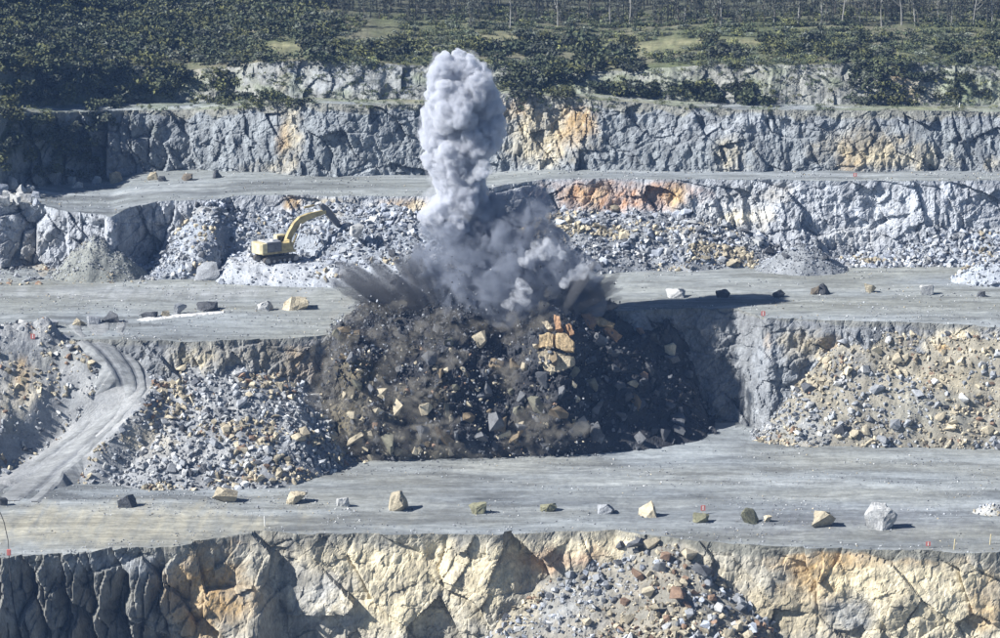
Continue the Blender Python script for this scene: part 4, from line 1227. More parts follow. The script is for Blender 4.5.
chunks = [(425, 412, 19, 'cream'), (384, 396, 15, 'cream'), (378, 412, 13, 'tan'), (352, 415, 12, 'tan'), (414, 425, 15, 'tan'), (398, 452, 13, 'tan'), (415, 452, 10, 'cream'), (436, 370, 10, 'tan'), (462, 371, 9, 'cream'), (484, 373, 10, 'dgrey'),
          (400, 370, 10, 'dgrey'), (446, 372, 8, 'cream'), (594, 385, 22, 'olive'), (562, 396, 17, 'dgrey'), (577, 401, 10, 'cream'), (574, 385, 10, 'tan'), (577, 428, 24, 'dgrey'), (595, 434, 20, 'dark'), (608, 352, 20, 'dgrey'), (592, 360, 12, 'dgrey'),
          (643, 376, 12, 'rust'), (632, 384, 13, 'tan'), (672, 360, 20, 'dgrey'), (670, 350, 15, 'tan'), (640, 332, 10, 'rust'), (516, 412, 15, 'olive'), (523, 428, 13, 'tan'), (536, 420, 9, 'dgrey'), (505, 365, 14, 'dgrey'), (522, 398, 14, 'dgrey'), (445, 350, 10, 'dark'),
          (456, 388, 11, 'olive'), (470, 405, 10, 'tan'), (360, 372, 10, 'tan'), (345, 395, 9, 'tan'), (340, 360, 9, 'dark'), (365, 350, 9, 'dark'), (375, 425, 10, 'rust'), (440, 440, 10, 'dark'), (480, 432, 11, 'olive'), (495, 445, 10, 'dark'),
          (545, 445, 12, 'dark'), (620, 415, 14, 'dark'), (640, 405, 15, 'dark'), (655, 430, 14, 'dark'), (615, 370, 13, 'dark'), (690, 375, 12, 'dark'), (325, 405, 9, 'tan'), (332, 425, 9, 'tan'), (348, 438, 9, 'dgrey'), (365, 450, 10, 'tan'), (310, 345 + 40, 8, 'rust'),
          (408, 390, 9, 'rust'), (430, 395, 9, 'dark'), (450, 420, 9, 'tan'), (540, 378, 10, 'dark'), (553, 372, 9, 'tan'), (600, 405, 11, 'dark')]
M_STONE['dgrey'] = rock_material('stone_dull', base=(0.15, 0.155, 0.165), contrast=0.3, bump=0.4, scale=1.6)
M_STONE['brown'] = rock_material('stone_brown', base=(0.17, 0.135, 0.09), contrast=0.3, bump=0.4, scale=1.6)
M_STONE['olive'] = rock_material("stone_olive", base=(0.17, 0.165, 0.125), contrast=0.3, bump=0.4, scale=1.6)
rk = random.Random(33)
for i in range(46):
    cx = rk.uniform(330, 690)
    chunks.append((cx, rk.uniform(325, 450), rk.uniform(12, 24), rk.choice(['brown', 'dgrey', 'olive', 'dark', 'tan', 'brown'] if cx < 600 else ['dark', 'brown', 'dark', 'dgrey'])))  # darker palette on the right puts the dome's shade into the stones
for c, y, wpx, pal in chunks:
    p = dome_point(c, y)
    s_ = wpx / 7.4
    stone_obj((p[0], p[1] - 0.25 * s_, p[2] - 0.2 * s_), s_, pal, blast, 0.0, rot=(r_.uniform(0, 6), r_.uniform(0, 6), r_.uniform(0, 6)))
for i in range(150):
    c = r_.uniform(312, 690); y = r_.uniform(318, 456)
    p = dome_point(c, y)
    s_ = 0.55 + 1.1 * r_.random() ** 1.6
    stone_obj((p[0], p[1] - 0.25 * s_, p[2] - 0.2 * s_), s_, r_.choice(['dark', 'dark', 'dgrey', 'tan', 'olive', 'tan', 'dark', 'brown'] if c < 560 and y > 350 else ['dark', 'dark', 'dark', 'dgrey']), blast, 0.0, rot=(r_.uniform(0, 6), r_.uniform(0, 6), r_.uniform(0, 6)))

# the big ochre slab riding up on the dome, cracked in pieces
M_slab = rock_material("slab_ochre", base=(0.46, 0.35, 0.21), contrast=0.6, bump=1.0, scale=1.3)
M_slab2 = rock_material("slab_rust", base=(0.36, 0.22, 0.13), contrast=0.4, bump=0.7, scale=1.0)
M_slab3 = rock_material("slab_cream", base=(0.52, 0.45, 0.33), contrast=0.6, bump=1.0, scale=1.5)
slab = bpy.data.objects.new("cracked_slab", None); COL.objects.link(slab)
ps = dome_point(558, 350)
slab.location = (ps[0], ps[1] - 1.2, ps[2])
tag(slab, "big ochre slab cracked into pieces riding up out of the blast", "rock slab")


def prism(name, poly, thick, mat, parent, off=(0, 0, 0), tilt=(0, 0, 0), seed=0):
    """polygon in local x-z, thickness along y, with an uneven face"""
    bm = bmesh.new()
    a = [bm.verts.new((x, -thick / 2, z)) for x, z in poly]; b = [bm.verts.new((x * 0.9, thick / 2, z * 0.92)) for x, z in poly]
    k = len(poly)
    for i in range(k): bm.faces.new((a[i], a[(i + 1) % k], b[(i + 1) % k], b[i]))
    bm.faces.new(a[::-1]); bm.faces.new(b)
    bmesh.ops.triangulate(bm, faces=bm.faces)
    bmesh.ops.subdivide_edges(bm, edges=bm.edges, cuts=3, use_grid_fill=True)
    rr_ = random.Random(seed)
    for v in bm.verts:
        v.co += Vector((rr_.uniform(-1, 1), rr_.uniform(-1, 1), rr_.uniform(-1, 1))) * 0.10
    o = bm_obj(name, bm, mat, parent)
    o.location = off; o.rotation_euler = tilt
    return o


q = 1 / 7.4
def PX(*pts): return [((x - 558) * q, (345 - y) * q) for x, y in pts]
prism("stone", PX((539, 331), (548, 327), (553, 329), (554, 342), (545, 341), (539, 343)), 1.6, M_slab, slab, tilt=(-0.25, 0.03, -0.35), seed=1)
prism("stone", PX((555, 328), (566, 328), (574, 336), (574, 345), (566, 345), (556, 342)), 1.6, M_slab, slab, (0.1, 0, 0.1), (-0.3, -0.03, -0.3), seed=2)
prism("stone", PX((539, 345), (546, 343), (556, 344), (565, 347), (574, 347), (575, 356), (562, 363), (549, 362), (543, 354)), 2.0, M_slab3, slab, (0, -0.2, -0.15), (-0.18, 0, -0.4), seed=3)
prism("stone", PX((540, 319), (546, 318), (551, 325), (546, 326)), 1.0, M_slab3, slab, (0, 0.6, 0.2), (-0.4, 0, -0.3), seed=4)
prism("stone", PX((551, 312), (556, 313), (561, 325), (554, 326)), 1.0, M_slab2, slab, (0, 0.7, 0.2), (-0.4, 0, -0.3), seed=5)
prism("stone", PX((566, 320), (570, 319), (574, 329), (570, 330)), 0.8, M_slab2, slab, (0.2, 0.6, 0), (-0.4, 0, 0.2), seed=6)
sl2 = bpy.data.objects.new("split_slab", None); COL.objects.link(sl2)
ps = dome_point(596, 325); sl2.location = (ps[0], ps[1] - 0.8, ps[2] + 0.3)
tag(sl2, "split reddish slab tipping over beside the big ochre slab", "rock slab")
def PX2(*pts): return [((x - 596) * q, (325 - y) * q) for x, y in pts]
prism("stone", PX2((580, 317), (590, 316), (596, 324), (592, 335), (587, 330)), 1.4, M_slab2, sl2, tilt=(-0.3, 0, 0.1), seed=7)
prism("stone", PX2((592, 321), (600, 320), (614, 327), (612, 330), (598, 328)), 1.1, M_slab, sl2, (0.1, -0.2, 0), (-0.5, 0, -0.2), seed=8)
prism("stone", PX2((600, 332), (606, 330), (618, 340), (612, 346)), 1.2, M_slab2, sl2, (0.2, -0.1, 0), (-0.3, 0, 0.3), seed=9)


# ------------------------------------------------------------------ smoke and dust
def ico_arrays(sub):
    bm = bmesh.new(); bmesh.ops.create_icosphere(bm, subdivisions=sub, radius=1.0)
    bm.verts.index_update()
    r = np.array([v.co[:] for v in bm.verts]), np.array([[v.index for v in f.verts] for f in bm.faces])
    bm.free()
    return r


ICO = {2: ico_arrays(2), 3: ico_arrays(3)}


def union_mesh(name, balls, voxel, wob=0.0, seed=0):
    """balls: (X, Y, Z, rx, ry, rz, rotation) joined to one closed skin"""
    Vs_, Fs_, off_ = [], [], 0
    for b in balls:
        V_, F_ = ICO[2 if max(b[3:6]) < 2.0 else 3]
        M_ = np.array((Euler(b[6]).to_matrix() if len(b) > 6 and b[6] else Matrix.Identity(3)))
        Vs_.append((V_ * np.array(b[3:6])) @ M_.T + np.array(b[:3])); Fs_.append(F_ + off_); off_ += len(V_)
    me = mesh_np(name + "_raw", np.concatenate(Vs_), np.concatenate(Fs_))
    o = bpy.data.objects.new(name + "_raw", me); COL.objects.link(o)
    md = o.modifiers.new("r", 'REMESH'); md.mode = 'VOXEL'; md.voxel_size = voxel; md.adaptivity = 0.0
    dg = bpy.context.evaluated_depsgraph_get()
    ev = o.evaluated_get(dg)
    m2 = bpy.data.meshes.new_from_object(ev)
    bpy.data.objects.remove(o); bpy.data.meshes.remove(me)
    m2.name = name
    nv = len(m2.vertices)
    co = np.empty(nv * 3, np.float32); m2.vertices.foreach_get("co", co); co = co.reshape(-1, 3)
    if wob:
        no = np.empty(nv * 3, np.float32); m2.vertices.foreach_get("normal", no); no = no.reshape(-1, 3)
        d1, d2, _, _, _, _ = worley(co[:, 0] / 1.6 + 0.4 * co[:, 1], co[:, 2] / 1.6 - 0.3 * co[:, 1], seed)
        e1, e2, _, _, _, _ = worley(co[:, 0] / 0.75 - 0.6 * co[:, 1], co[:, 2] / 0.75 + 0.5 * co[:, 1], seed + 1)
        co = co + no * ((0.55 - d1) * wob + (0.5 - e1) * wob * 0.5)[:, None]
        m2.vertices.foreach_set("co", co.astype(np.float32).ravel()); m2.update()
    m2.materials.clear()
    return m2


def volume_mat(name, col, dens, aniso=0.0, noise=0.0, lo=0.42):
    m = bpy.data.materials.new(name); m.use_nodes = True
    nt = m.node_tree
    nt.nodes.remove(nt.nodes["Principled BSDF"])
    pv = nt.nodes.new("ShaderNodeVolumePrincipled")
    pv.inputs["Color"].default_value = (*col, 1); pv.inputs["Density"].default_value = dens; pv.inputs["Anisotropy"].default_value = aniso
    nt.links.new(pv.outputs[0], nt.nodes["Material Output"].inputs["Volume"])
    if noise:
        geo = N(nt, "ShaderNodeNewGeometry")
        nz = N(nt, "ShaderNodeTexNoise"); nz.inputs["Scale"].default_value = noise; nz.inputs["Detail"].default_value = 3; nz.inputs["Distortion"].default_value = 0.6
        nt.links.new(geo.outputs["Position"], nz.inputs["Vector"])
        mr = N(nt, "ShaderNodeMapRange"); mr.inputs[1].default_value = lo; mr.inputs[2].default_value = lo + 0.24; mr.inputs[3].default_value = 0.0; mr.inputs[4].default_value = dens * 2
        nt.links.new(nz.outputs[0], mr.inputs[0]); nt.links.new(mr.outputs[0], pv.inputs["Density"])
        m.cycles.volume_step_rate = 0.12
    return m


YP = float(np.interp(480, CC, W1.Ycr)) + 0.5


def ball(c, y, r, dy=0.0, k=1.0, rot=None, ry=None):
    Y = YP + dy; z = float(z_of(y, Y)); s = depth(Y, z) / FPX
    if isinstance(r, tuple):
        rx, rz = r; ryv = (ry or min(r))
    else:
        rx = rz = ryv = r
    return (float(x_of(c, Y, z)), Y, z, rx * s * k, ryv * s * k, rz * s * k, rot)


def puffs(core, n1, f1, n2, f2, seed):
    r = random.Random(seed)
    out = list(core)
    lvl1 = []
    for b in core:
        for i in range(n1):
            v = Vector((r.gauss(0, 1), r.gauss(0, 1) - 0.25, r.gauss(0, 1))).normalized()
            k = r.uniform(*f1)
            lvl1.append((b[0] + v.x * b[3] * 0.82, b[1] + v.y * b[4] * 0.82, b[2] + v.z * b[5] * 0.82, b[3] * k, b[3] * k, b[3] * k))
    out += lvl1
    for b in lvl1:
        for i in range(n2):
            v = Vector((r.gauss(0, 1), r.gauss(0, 1) - 0.3, r.gauss(0, 1))).normalized()
            k = r.uniform(*f2)
            out.append((b[0] + v.x * b[3] * 0.85, b[1] + v.y * b[4] * 0.85, b[2] + v.z * b[5] * 0.85, b[3] * k, b[3] * k, b[3] * k))
    return out


upper = [ball(c - 3, y + 2, r * 0.88, dy) for c, y, r, dy in (
    (447, 69, 17, 0), (466, 66, 18, 1), (482, 76, 15, 0), (458, 84, 25, 2), (475, 92, 25, 0), (446, 92, 18, -1), (490, 104, 18, 1), (456, 108, 24, -2), (478, 118, 27, 2), (441, 118, 18, 0), (497, 124, 13, 0),
    (452, 134, 25, 1), (476, 140, 26, 0), (436, 138, 15, 1), (492, 142, 12, 0), (455, 156, 26, 0), (474, 164, 21, 1), (437, 158, 12, 0), (458, 180, 24, 0), (474, 186, 17, 1), (450, 172, 17, 0), (482, 170, 9, -2),
    (462, 200, 25, 0), (452, 212, 26, 0), (478, 212, 22, 1))]
me = union_mesh("smoke_column", puffs(upper, 13, (0.30, 0.52), 6, (0.34, 0.55), 3), 0.2, 0.45, 5)
o = link("smoke_column", me, volume_mat("smoke_pale", (0.80, 0.82, 0.87), 1.5, noise=0.8, lo=0.36))
tag(o, "tall billowing grey smoke column rising above the blast", "smoke")
me = union_mesh("thin_smoke", puffs([(b[0], b[1], b[2], b[3] * 1.12, b[4] * 1.12, b[5] * 1.12) for b in upper], 9, (0.3, 0.5), 3, (0.35, 0.5), 41), 0.3, 0.5, 15)
link("thin_smoke", me, volume_mat("smoke_thin", (0.82, 0.84, 0.88), 0.16, noise=0.5), o)
lower = [ball(c - 2, y + 2, r * 1.08, dy) for c, y, r, dy in (
    (455, 236, 30, 0), (485, 228, 28, 1), (512, 214, 24, 2), (535, 205, 20, 1), (532, 226, 24, 1), (505, 246, 34, 0), (468, 260, 40, 0), (545, 248, 26, 0), (440, 262, 26, 0), (500, 280, 44, -1), (545, 278, 36, 0), (575, 276, 26, 0), (455, 292, 36, -1),
    (425, 290, 26, 0), (585, 292, 20, 0), (520, 300, 34, -2), (555, 300, 30, -1), (590, 300, 18, -1))]
rj = random.Random(17)
jets = []
for a0, n_, ln0, ln1, org in ((-0.95, 22, 26, 58, (418, 312)), (-0.45, 12, 26, 48, (432, 308)), (0.75, 12, 18, 34, (566, 308)), (1.05, 8, 18, 30, (580, 312)), (-1.3, 9, 20, 42, (400, 318))):
    for i in range(n_):
        a = a0 + rj.gauss(0, 0.16); ln = rj.uniform(ln0, ln1)
        oc = org[0] + rj.gauss(0, 8); oy = org[1] + rj.gauss(0, 5)
        jets.append(ball(oc + math.sin(a) * ln * 0.75, oy - math.cos(a) * ln * 0.75, (rj.uniform(2.4, 6.0), ln), rj.uniform(-5, 1), 1.0, (0, a, 0)))
me = union_mesh("dust_spray", jets, 0.25, 0.12, 28)
o = link("dust_spray", me, volume_mat("spray_dark", (0.22, 0.225, 0.24), 1.0))
tag(o, "dark spiky sprays of dust fanning out from the blast crown", "dust", kind="stuff")
me = union_mesh("dust_burst", puffs(lower, 8, (0.28, 0.48), 3, (0.35, 0.5), 9), 0.28, 0.4, 8)
o = link("dust_burst", me, volume_mat("smoke_dark", (0.42, 0.455, 0.53), 0.6, noise=0.45))
tag(o, "dark dust burst with spiky jets at the foot of the smoke column", "dust")
wisps = [ball(c, y, r * 0.8, dy) for c, y, r, dy in ((538, 247, 9, -9), (548, 243, 8, -8.5), (530, 255, 8, -9), (556, 249, 7, -8), (524, 262, 7, -8), (562, 256, 6, -7), (545, 254, 8, -8), (582, 270, 9, -8), (588, 264, 6, -7), (574, 276, 8, -8), (566, 282, 8, -8), (592, 274, 6, -7),
                                                      (521, 286, 8, -9), (528, 292, 6, -9), (514, 296, 8, -9), (524, 300, 8, -9), (508, 304, 7, -9), (482, 165, 8, -6), (489, 170, 6, -6), (477, 172, 7, -6), (470, 178, 6, -6))]
me = union_mesh("smoke_puff", puffs(wisps, 10, (0.28, 0.55), 4, (0.35, 0.55), 12), 0.2, 0.3, 4)
o = link("smoke_wisps", me, volume_mat("smoke_wisp", (0.84, 0.86, 0.90), 0.55, noise=0.9))
tag(o, "small pale smoke wisps curling in front of the dark dust burst", "smoke", kind="stuff")


def dball(c, y, rx, rz, tilt=0.0, ry=6):
    p = dome_point(c, y)
    s = 1 / 7.4
    return (p[0], p[1] - 0.7, p[2], rx * s, ry * s, rz * s, (0, tilt, 0))


veil = [dball(*a) for a in ((385, 372, 12, 24, 0.45), (374, 388, 8, 16, 0.3), (428, 398, 11, 15, 0.1), (420, 405, 8, 11), (330, 372, 6, 24, 0.3), (320, 392, 7, 26, 0.15), (314, 410, 6, 24, 0.0), (335, 350, 8, 24, 0.6), (350, 322, 10, 16, 1.0), (375, 310, 18, 8, 0), (420, 304, 26, 8, 0), (326, 430, 10, 16, 0), (345, 345, 8, 20, 0.8), (362, 334, 20, 7), (470, 324, 40, 8), (500, 335, 24, 14), (528, 326, 22, 12, -0.3), (545, 322, 14, 14, -0.5),
                           (512, 378, 12, 18, 0.2), (360, 435, 20, 16), (345, 440, 12, 12), (440, 446, 26, 9), (520, 432, 16, 14), (400, 340, 22, 6), (556, 306, 26, 7), (620, 320, 24, 6, 0.4), (660, 338, 14, 6, 0.6), (395, 350, 12, 10))]
r2_ = random.Random(4)
veil += [dball(r2_.uniform(325, 560), r2_.uniform(325, 450), r2_.uniform(14, 30), r2_.uniform(8, 18), r2_.uniform(-0.6, 0.6), 8) for i in range(8)]
veil2 = []
for b in veil:
    veil2.append(b)
    for i in range(10):
        k = r2_.uniform(0.35, 0.6)
        veil2.append((b[0] + r2_.gauss(0, .8) * b[3], b[1] + r2_.gauss(0, .3) * b[4], b[2] + r2_.gauss(0, .8) * b[5], b[3] * k, b[4] * k, b[5] * k, b[6]))
me = union_mesh("rock_dust", veil2, 0.25, 0.25, 14)
o = link("rock_dust", me, volume_mat("dust_tan", (0.60, 0.565, 0.49), 0.19, noise=0.7))
tag(o, "thin tan dust veils streaming over the heaving dark dome", "dust", kind="stuff")
# stones thrown into the air around the dome and the jets
n = 900
src = np.array([float(x_of(480, YP, ZB + 2)), YP, ZB])
a_ = RNG.uniform(-1.25, 1.25, n); rr_ = 4 + 17 * RNG.random(n) ** 1.4 * np.where(np.abs(a_) > 0.35, 1.0, 0.8)
pos = np.stack([src[0] + rr_ * np.sin(a_) * 1.15, src[1] + RNG.normal(size=n) * 3.0 - 3, src[2] + rr_ * np.cos(a_) * 0.62 + RNG.normal(size=n) * .6], -1)
o = stone_cloud("airborne_debris", pos, 0.08 + 0.28 * RNG.random(n) ** 3, pick_pal({'dark': 6, 'grey': 2, 'pale': .6}, n), None, 0.0)
tag(o, "small dark stones flung into the air around the dust burst", "debris")
# ------------------------------------------------------------------ vegetation
def leaf_mat(name, col, var=0.35):
    m, nt, b = new_mat(name)
    L = nt.links.new
    at = N(nt, "ShaderNodeAttribute", attribute_name="Col")
    oi = N(nt, "ShaderNodeObjectInfo")
    mr = N(nt, "ShaderNodeMapRange"); mr.inputs[3].default_value = 1 - var; mr.inputs[4].default_value = 1 + var
    L(oi.outputs["Random"], mr.inputs[0])
    geo = N(nt, "ShaderNodeNewGeometry")
    n1 = N(nt, "ShaderNodeTexNoise"); n1.inputs["Scale"].default_value = 0.8; n1.inputs["Detail"].default_value = 3
    L(geo.outputs["Position"], n1.inputs["Vector"])
    mr2 = N(nt, "ShaderNodeMapRange"); mr2.inputs[1].default_value = 0.3; mr2.inputs[2].default_value = 0.7; mr2.inputs[3].default_value = 0.7; mr2.inputs[4].default_value = 1.3
    L(n1.outputs[0], mr2.inputs[0])
    mu = N(nt, "ShaderNodeMath", operation='MULTIPLY'); L(mr.outputs[0], mu.inputs[0]); L(mr2.outputs[0], mu.inputs[1])
    vm = N(nt, "ShaderNodeVectorMath", operation='SCALE'); L(at.outputs["Color"], vm.inputs[0]); L(mu.outputs[0], vm.inputs["Scale"])
    L(vm.outputs[0], b.inputs["Base Color"])
    b.inputs["Roughness"].default_value = 0.75
    b.inputs["Specular IOR Level"].default_value = 0.15
    return m


M_leaf = leaf_mat("shrub_leaves", None)
M_bark = rock_material("pale_bark", base=(0.30, 0.295, 0.275), contrast=0.3, bump=0.3, scale=3)
M_bark_d = rock_material("dark_bark", base=(0.14, 0.125, 0.105), contrast=0.3, bump=0.3, scale=3)
L_DARK = np.array((0.042, 0.053, 0.033)); L_MID = np.array((0.078, 0.088, 0.050)); L_YEL = np.array((0.13, 0.135, 0.05)); L_GREY = np.array((0.12, 0.13, 0.11)); L_BROWN = np.array((0.15, 0.135, 0.11))


def leaves(centres, radii, n, size, colA, colB, rng):
    """n leaf sprays (quads) spread through ellipsoid clumps"""
    k = rng.integers(0, len(centres), n)
    v = rng.normal(size=(n, 3)); v /= np.linalg.norm(v, axis=1)[:, None]
    rad = rng.random(n) ** 0.45
    p = centres[k] + v * radii[k] * rad[:, None]
    a = rng.normal(size=(n, 3)); a /= np.linalg.norm(a, axis=1)[:, None]
    b = np.cross(a, rng.normal(size=(n, 3))); b /= np.linalg.norm(b, axis=1)[:, None]
    s = size * rng.uniform(0.6, 1.4, n)[:, None]
    quad = np.stack([p - a * s - b * s * 0.5, p + a * s * 0.2 - b * s * 0.6, p + a * s, p - a * s * 0.1 + b * s * 0.6], 1)
    col = colA + (colB - colA) * rng.random(n)[:, None]
    col = col * (0.85 + 0.3 * rng.random(n))[:, None]
    return quad.reshape(-1, 3), np.repeat(col, 4, 0)


def shrub_arrays(seed, n, colA, colB, size=0.2):
    rng = np.random.default_rng(seed)
    m = rng.integers(5, 9)
    ce = np.stack([rng.normal(0, 0.42, m), rng.normal(0, 0.42, m), rng.uniform(0.25, 0.75, m)], -1)
    ra = rng.uniform(0.26, 0.45, (m, 1)) * np.array((1, 1, 0.85))
    return leaves(ce, ra, n, size * 0.55, colA, colB, rng)


def quads(n4):
    return np.arange(n4).reshape(-1, 4)


SHRUBS = []
for i in range(9):
    A, B = [(L_DARK, L_MID), (L_DARK * 0.9, L_DARK * 1.4), (L_MID, L_YEL * 0.8), (L_DARK, L_GREY)][i % 4]
    V, Cc = shrub_arrays(2000 + i, 240, A, B)
    me = mesh_np("shrub", V, quads(len(V)), Cc); me.materials.append(M_leaf)
    SHRUBS.append((me, V, Cc))

# where rows of the picture meet the slope: look-up over the upper ground
LUT = np.concatenate([a.reshape(-1, 3) for a in (W3.P, F3, W4.P, HILL[:60])])
lpx, lpy = to_px(LUT[:, 0], LUT[:, 1], LUT[:, 2])
ordr = np.argsort(lpx); LUT = LUT[ordr]; lpx = lpx[ordr]; lpy = lpy[ordr]


def on_slope(c, y):
    i0, i1 = np.searchsorted(lpx, (c - 2.5, c + 2.5))
    k = i0 + np.argmin((lpx[i0:i1] - c) ** 2 + (lpy[i0:i1] - y) ** 2)
    return LUT[k]


rs = random.Random(21)
AREAS = [  # c0, c1, y0, y1, count, size range, label, group
    (-10, 130, 64, 112, 46, (2.0, 3.6), "shrub clinging to the shaded corner of the terraces", "shrubs on the shaded corner"),
    (-10, 105, 116, 176, 44, (1.4, 2.8), "shrub on the shaded end of the upper face", "shrubs on the shaded upper face"),
    (130, 250, 60, 104, 24, (1.6, 3.0), "shrub among grey rocks beside the shaded corner", "shrubs among the grey rocks"),
    (196, 300, 96, 108, 14, (1.2, 2.2), "shrub on the ledge under the grey stepped face", "shrubs on the ledge under the grey face"),
    (300, 425, 44, 62, 22, (1.8, 3.2), "shrub along the rim of the grey stepped face", "shrubs along the grey rim"),
    (470, 505, 44, 62, 7, (1.8, 2.8), "shrub on the rim behind the smoke column", "shrubs behind the smoke"),
    (508, 640, 40, 98, 58, (1.8, 3.4), "shrub in the thicket above the ochre stained face", "shrubs of the thicket above the ochre face"),
    (640, 680, 86, 103, 7, (1.2, 2.2), "shrub thinning out beside the thicket", "shrubs thinning out beside the thicket"),
    (682, 778, 84, 106, 22, (1.5, 2.8), "shrub at the foot of the weathered slope", "shrubs at the foot of the weathered slope"),
    (700, 900, 40, 62, 30, (1.5, 2.8), "shrub on the rim of the weathered slope", "shrubs on the weathered rim"),
    (838, 905, 58, 106, 22, (1.5, 2.8), "shrub in the gully beside the bare tan scar", "shrubs in the gully"),
    (915, 1010, 40, 106, 26, (1.3, 2.6), "shrub scattered past the bare tan scar", "shrubs past the tan scar"),
]
for c0_, c1_, y0_, y1_, cnt, (s0, s1), lab, grp in AREAS:
    for i in range(cnt):
        c = rs.uniform(c0_, c1_); y = rs.uniform(y0_, y1_)
        p = on_slope(c, y)
        s = rs.uniform(s0, s1)
        vi = rs.randrange(9)
        o = link("shrub", SHRUBS[vi][0])
        o.location = (p[0], p[1], p[2] - 0.15 * s)
        o.scale = (s * rs.uniform(.9, 1.3), s * rs.uniform(.9, 1.2), s * rs.uniform(.75, 1.1))
        o.rotation_euler = (0, 0, rs.uniform(0, 6.28))
        tone = ("dark green", "blackish green", "yellowish green", "greyish green")[vi % 4]
        f_ = (s - s0) / (s1 - s0)
        big_ = "small" if f_ < 0.33 else ("large" if f_ > 0.67 else "middling")
        tag(o, big_ + " " + tone + " " + lab, "shrub", grp)

# continuous scrub on the slope, too dense to count
rng = np.random.default_rng(31)
Vs, Cs = [], []


def add_cover(p, s, k, tone=1.0):
    _, V, Cc = SHRUBS[k]
    sub = rng.permutation(len(V) // 4)[:110]
    V = V.reshape(-1, 4, 3)[sub].reshape(-1, 3); Cc = Cc.reshape(-1, 4, 3)[sub].reshape(-1, 3)
    a = rng.uniform(0, 6.28); ca, sa = math.cos(a), math.sin(a)
    Q = np.stack([V[:, 0] * ca - V[:, 1] * sa, V[:, 0] * sa + V[:, 1] * ca, V[:, 2] * rng.uniform(.6, 1.0)], -1) * s
    Vs.append(Q + p); Cs.append(Cc * tone)


hp = HILL[2:52, 40:-40].reshape(-1, 3)
hpx, hpy = to_px(hp[:, 0], hp[:, 1], hp[:, 2])
dens = fbm(hpx / 60, hpy / 9, 41, 4)
for i in range(5200):
    c = rng.uniform(-30, 1030); y = rng.uniform(-40, 64) if c < 330 else rng.uniform(10, 66)
    p = on_slope(c, y)
    d = float(fbm(np.array([c / 70]), np.array([y / 11]), 41, 4)[0])
    lim = -0.6 if c < 250 else (-0.3 if c < 480 else (-0.45 if y < 55 else -0.2))
    if d < lim or any(((c - a1) / b1) ** 2 + ((y - a2) / b2) ** 2 < 1 for a1, a2, b1, b2 in ((500, 40, 26, 6), (645, 48, 48, 6), (725, 42, 80, 4), (290, 46, 36, 4), (860, 55, 40, 4))):
        continue
    add_cover(p - np.array((0, 0, .2)), rng.uniform(1.4, 3.0) if c < 330 else rng.uniform(0.5, 1.6), int(rng.integers(0, 9)), rng.uniform(0.7, 1.25) if c < 330 else rng.uniform(0.9, 2.1))
for i in range(900):      # tufts on the ledges and the weathered top face
    c = rng.uniform(-20, 1020); y = rng.uniform(62, 112)
    add_cover(on_slope(c, y), rng.uniform(0.4, 1.0), int(rng.integers(0, 9)), rng.uniform(0.9, 2.0))
V = np.concatenate(Vs); Cc = np.concatenate(Cs)
o = link("scrub_cover", mesh_np("scrub_cover", V, quads(len(V)), Cc), M_leaf)
tag(o, "continuous scrub covering the hillside above the pit", "scrub", kind="stuff")


# ---- trees
def tree_parts(seed, h, pale, n_leaf, colA, colB, low=0.35):
    rng_ = np.random.default_rng(seed)
    bm = bmesh.new()
    lean = rng_.normal(0, 0.05, 2)
    pts = [Vector((lean[0] * h * t + 0.28 * math.sin(4 * t + seed), lean[1] * h * t, h * t)) for t in np.linspace(0, 1, 7)]
    bm_tube(bm, pts, [0.11 * h / 9 * (1 - 0.85 * t) + 0.02 for t in np.linspace(0, 1, 7)], 6)
    tips = []
    for i in range(9 if pale else 14):
        t = rng_.uniform(low, 0.95)
        b0 = pts[0].lerp(pts[-1], t)
        a = rng_.uniform(0, 6.28); ln = h * rng_.uniform(0.12, 0.26) * (1.2 - t * 0.5)
        b1 = b0 + Vector((math.cos(a) * ln * 0.5, math.sin(a) * ln * 0.5, ln * 0.45)); b2 = b0 + Vector((math.cos(a) * ln * 0.75, math.sin(a) * ln * 0.75, ln))
        bm_tube(bm, [b0, b1, b2], [0.06 * h / 9, 0.04 * h / 9, 0.012], 5)
        tips.append(b2)
    bmesh.ops.recalc_face_normals(bm, faces=bm.faces)
    tm = bpy.data.meshes.new("trunk"); bm.to_mesh(tm); bm.free(); tm.shade_flat()
    tm.materials.append(M_bark if pale else M_bark_d)
    ce = np.array([t_[:] for t_ in tips] + [pts[-1][:]])
    ra = np.full((len(ce), 1), 0.085 * h) * np.array((1.15, 1.15, 1.0))
    V, Cc_ = leaves(ce, ra, n_leaf, 0.028 * h, colA, colB, rng_)
    cm = mesh_np("crown", V, quads(len(V)), Cc_); cm.materials.append(M_leaf)
    return tm, cm, V, Cc_


PALE_T = [tree_parts(3000 + i, 9.0, True, 110, L_GREY, L_BROWN * 1.2) for i in range(4)]
DARK_T = [tree_parts(3100 + i, 5.5, False, 420, L_GREY * 0.55, L_GREY * 1.25, 0.08) for i in range(4)]


def tree(c, base_py, kind, s, lab, grp):
    p = on_slope(c, base_py)
    tm, cm, _, _ = (PALE_T if kind == 'pale' else DARK_T)[rs.randrange(4)]
    r = bpy.data.objects.new("tree", None); COL.objects.link(r)
    r.location = (p[0], p[1], p[2] - 0.1); r.rotation_euler = (0, 0, rs.uniform(0, 6.28)); r.scale = (s, s, s)
    tag(r, lab, "tree", grp)
    link("trunk", tm, None, r); link("crown", cm, None, r)


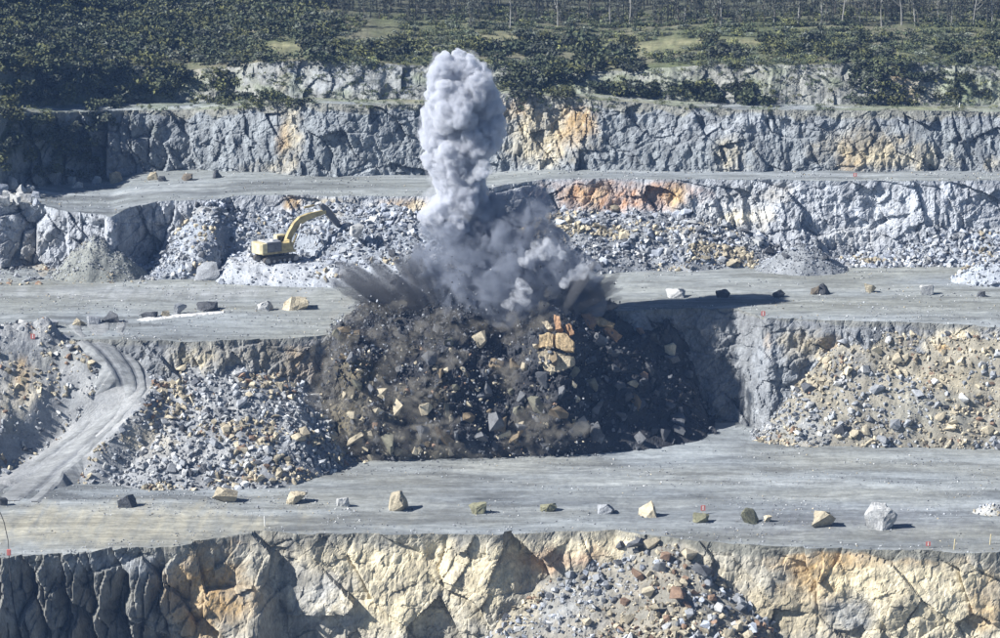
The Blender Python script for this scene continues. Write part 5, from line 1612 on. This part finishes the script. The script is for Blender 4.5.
for c in (510, 558, 610, 629, 684, 720, 774, 799, 821, 842, 859, 881, 900, 915, 938, 952, 974, 990):
    tree(c, rs.uniform(24, 30), 'pale', rs.uniform(0.85, 1.15), "slender pale trunked tree at the front edge of the wood", "pale trees along the wood edge")
for c in list(range(345, 1010, 15)):
    sz_ = rs.uniform(0.55, 0.95)
    tree(c + rs.uniform(-6, 6), rs.uniform(20, 28), 'dark', sz_, ("low" if sz_ < 0.68 else ("tall" if sz_ > 0.82 else "middling")) + " bushy grey-green tree at the front edge of the wood", "bushy trees along the wood edge")
Vs, Cs, TV, TF = [], [], [], []
toff = 0
for i in range(1100):
    c = rng.uniform(-60, 1060); dist = rng.random()
    lo_ = np.interp(c, [0, 300, 420, 1000], [0, 10, 24, 26])
    p = on_slope(c, lo_ - 44 * dist)
    pale = rng.random() < 0.2
    tm, cm, V, Cc_ = (PALE_T if pale else DARK_T)[int(rng.integers(0, 4))]
    a = rng.uniform(0, 6.28); s = rng.uniform(0.6, 1.05); ca, sa = math.cos(a), math.sin(a)
    sub = rng.permutation(len(V) // 4)[:170]
    Vq = V.reshape(-1, 4, 3)[sub].reshape(-1, 3); Cq = Cc_.reshape(-1, 4, 3)[sub].reshape(-1, 3)
    Vs.append(np.stack([Vq[:, 0] * ca - Vq[:, 1] * sa, Vq[:, 0] * sa + Vq[:, 1] * ca, Vq[:, 2]], -1) * s + p); Cs.append(Cq * rng.uniform(0.8, 1.3))
    h_ = 8.5 * s if pale else 5.0 * s
    for k in range(4):
        ang_ = k * math.pi / 2
    ring0 = [(p[0] + 0.13 * math.cos(k * 2.09), p[1] + 0.13 * math.sin(k * 2.09), p[2] - .2) for k in range(3)]
    ring1 = [(p[0] + 0.03 * math.cos(k * 2.09), p[1] + 0.03 * math.sin(k * 2.09), p[2] + h_) for k in range(3)]
    TV += ring0 + ring1
    for k in range(3):
        TF.append((toff + k, toff + (k + 1) % 3, toff + 3 + (k + 1) % 3, toff + 3 + k))
    toff += 6
V = np.concatenate(Vs); Cc = np.concatenate(Cs)
nl = len(V)
V = np.concatenate([V, np.array(TV)]); Cc = np.concatenate([Cc, np.ones((len(TV), 3)) * np.array((0.26, 0.25, 0.22))])
Fq = np.concatenate([quads(nl), np.array(TF) + nl])
o = link("far_wood", mesh_np("far_wood", V, Fq, Cc), M_leaf)
tag(o, "grey-green wood merging into one mass on top of the hill", "wood", kind="stuff")

# ------------------------------------------------------------------ haze
HAZE = True
if HAZE:
    bm = bmesh.new()
    bm_box(bm, (0, 760, 50), (1400, 1560, 142))
    hz = bm_obj("haze", bm, volume_mat("air", (0.30, 0.52, 1.0), 0.00012))
    hz["kind"] = "stuff"
    tag(hz, "thin bluish haze in the air over the whole pit", "haze")
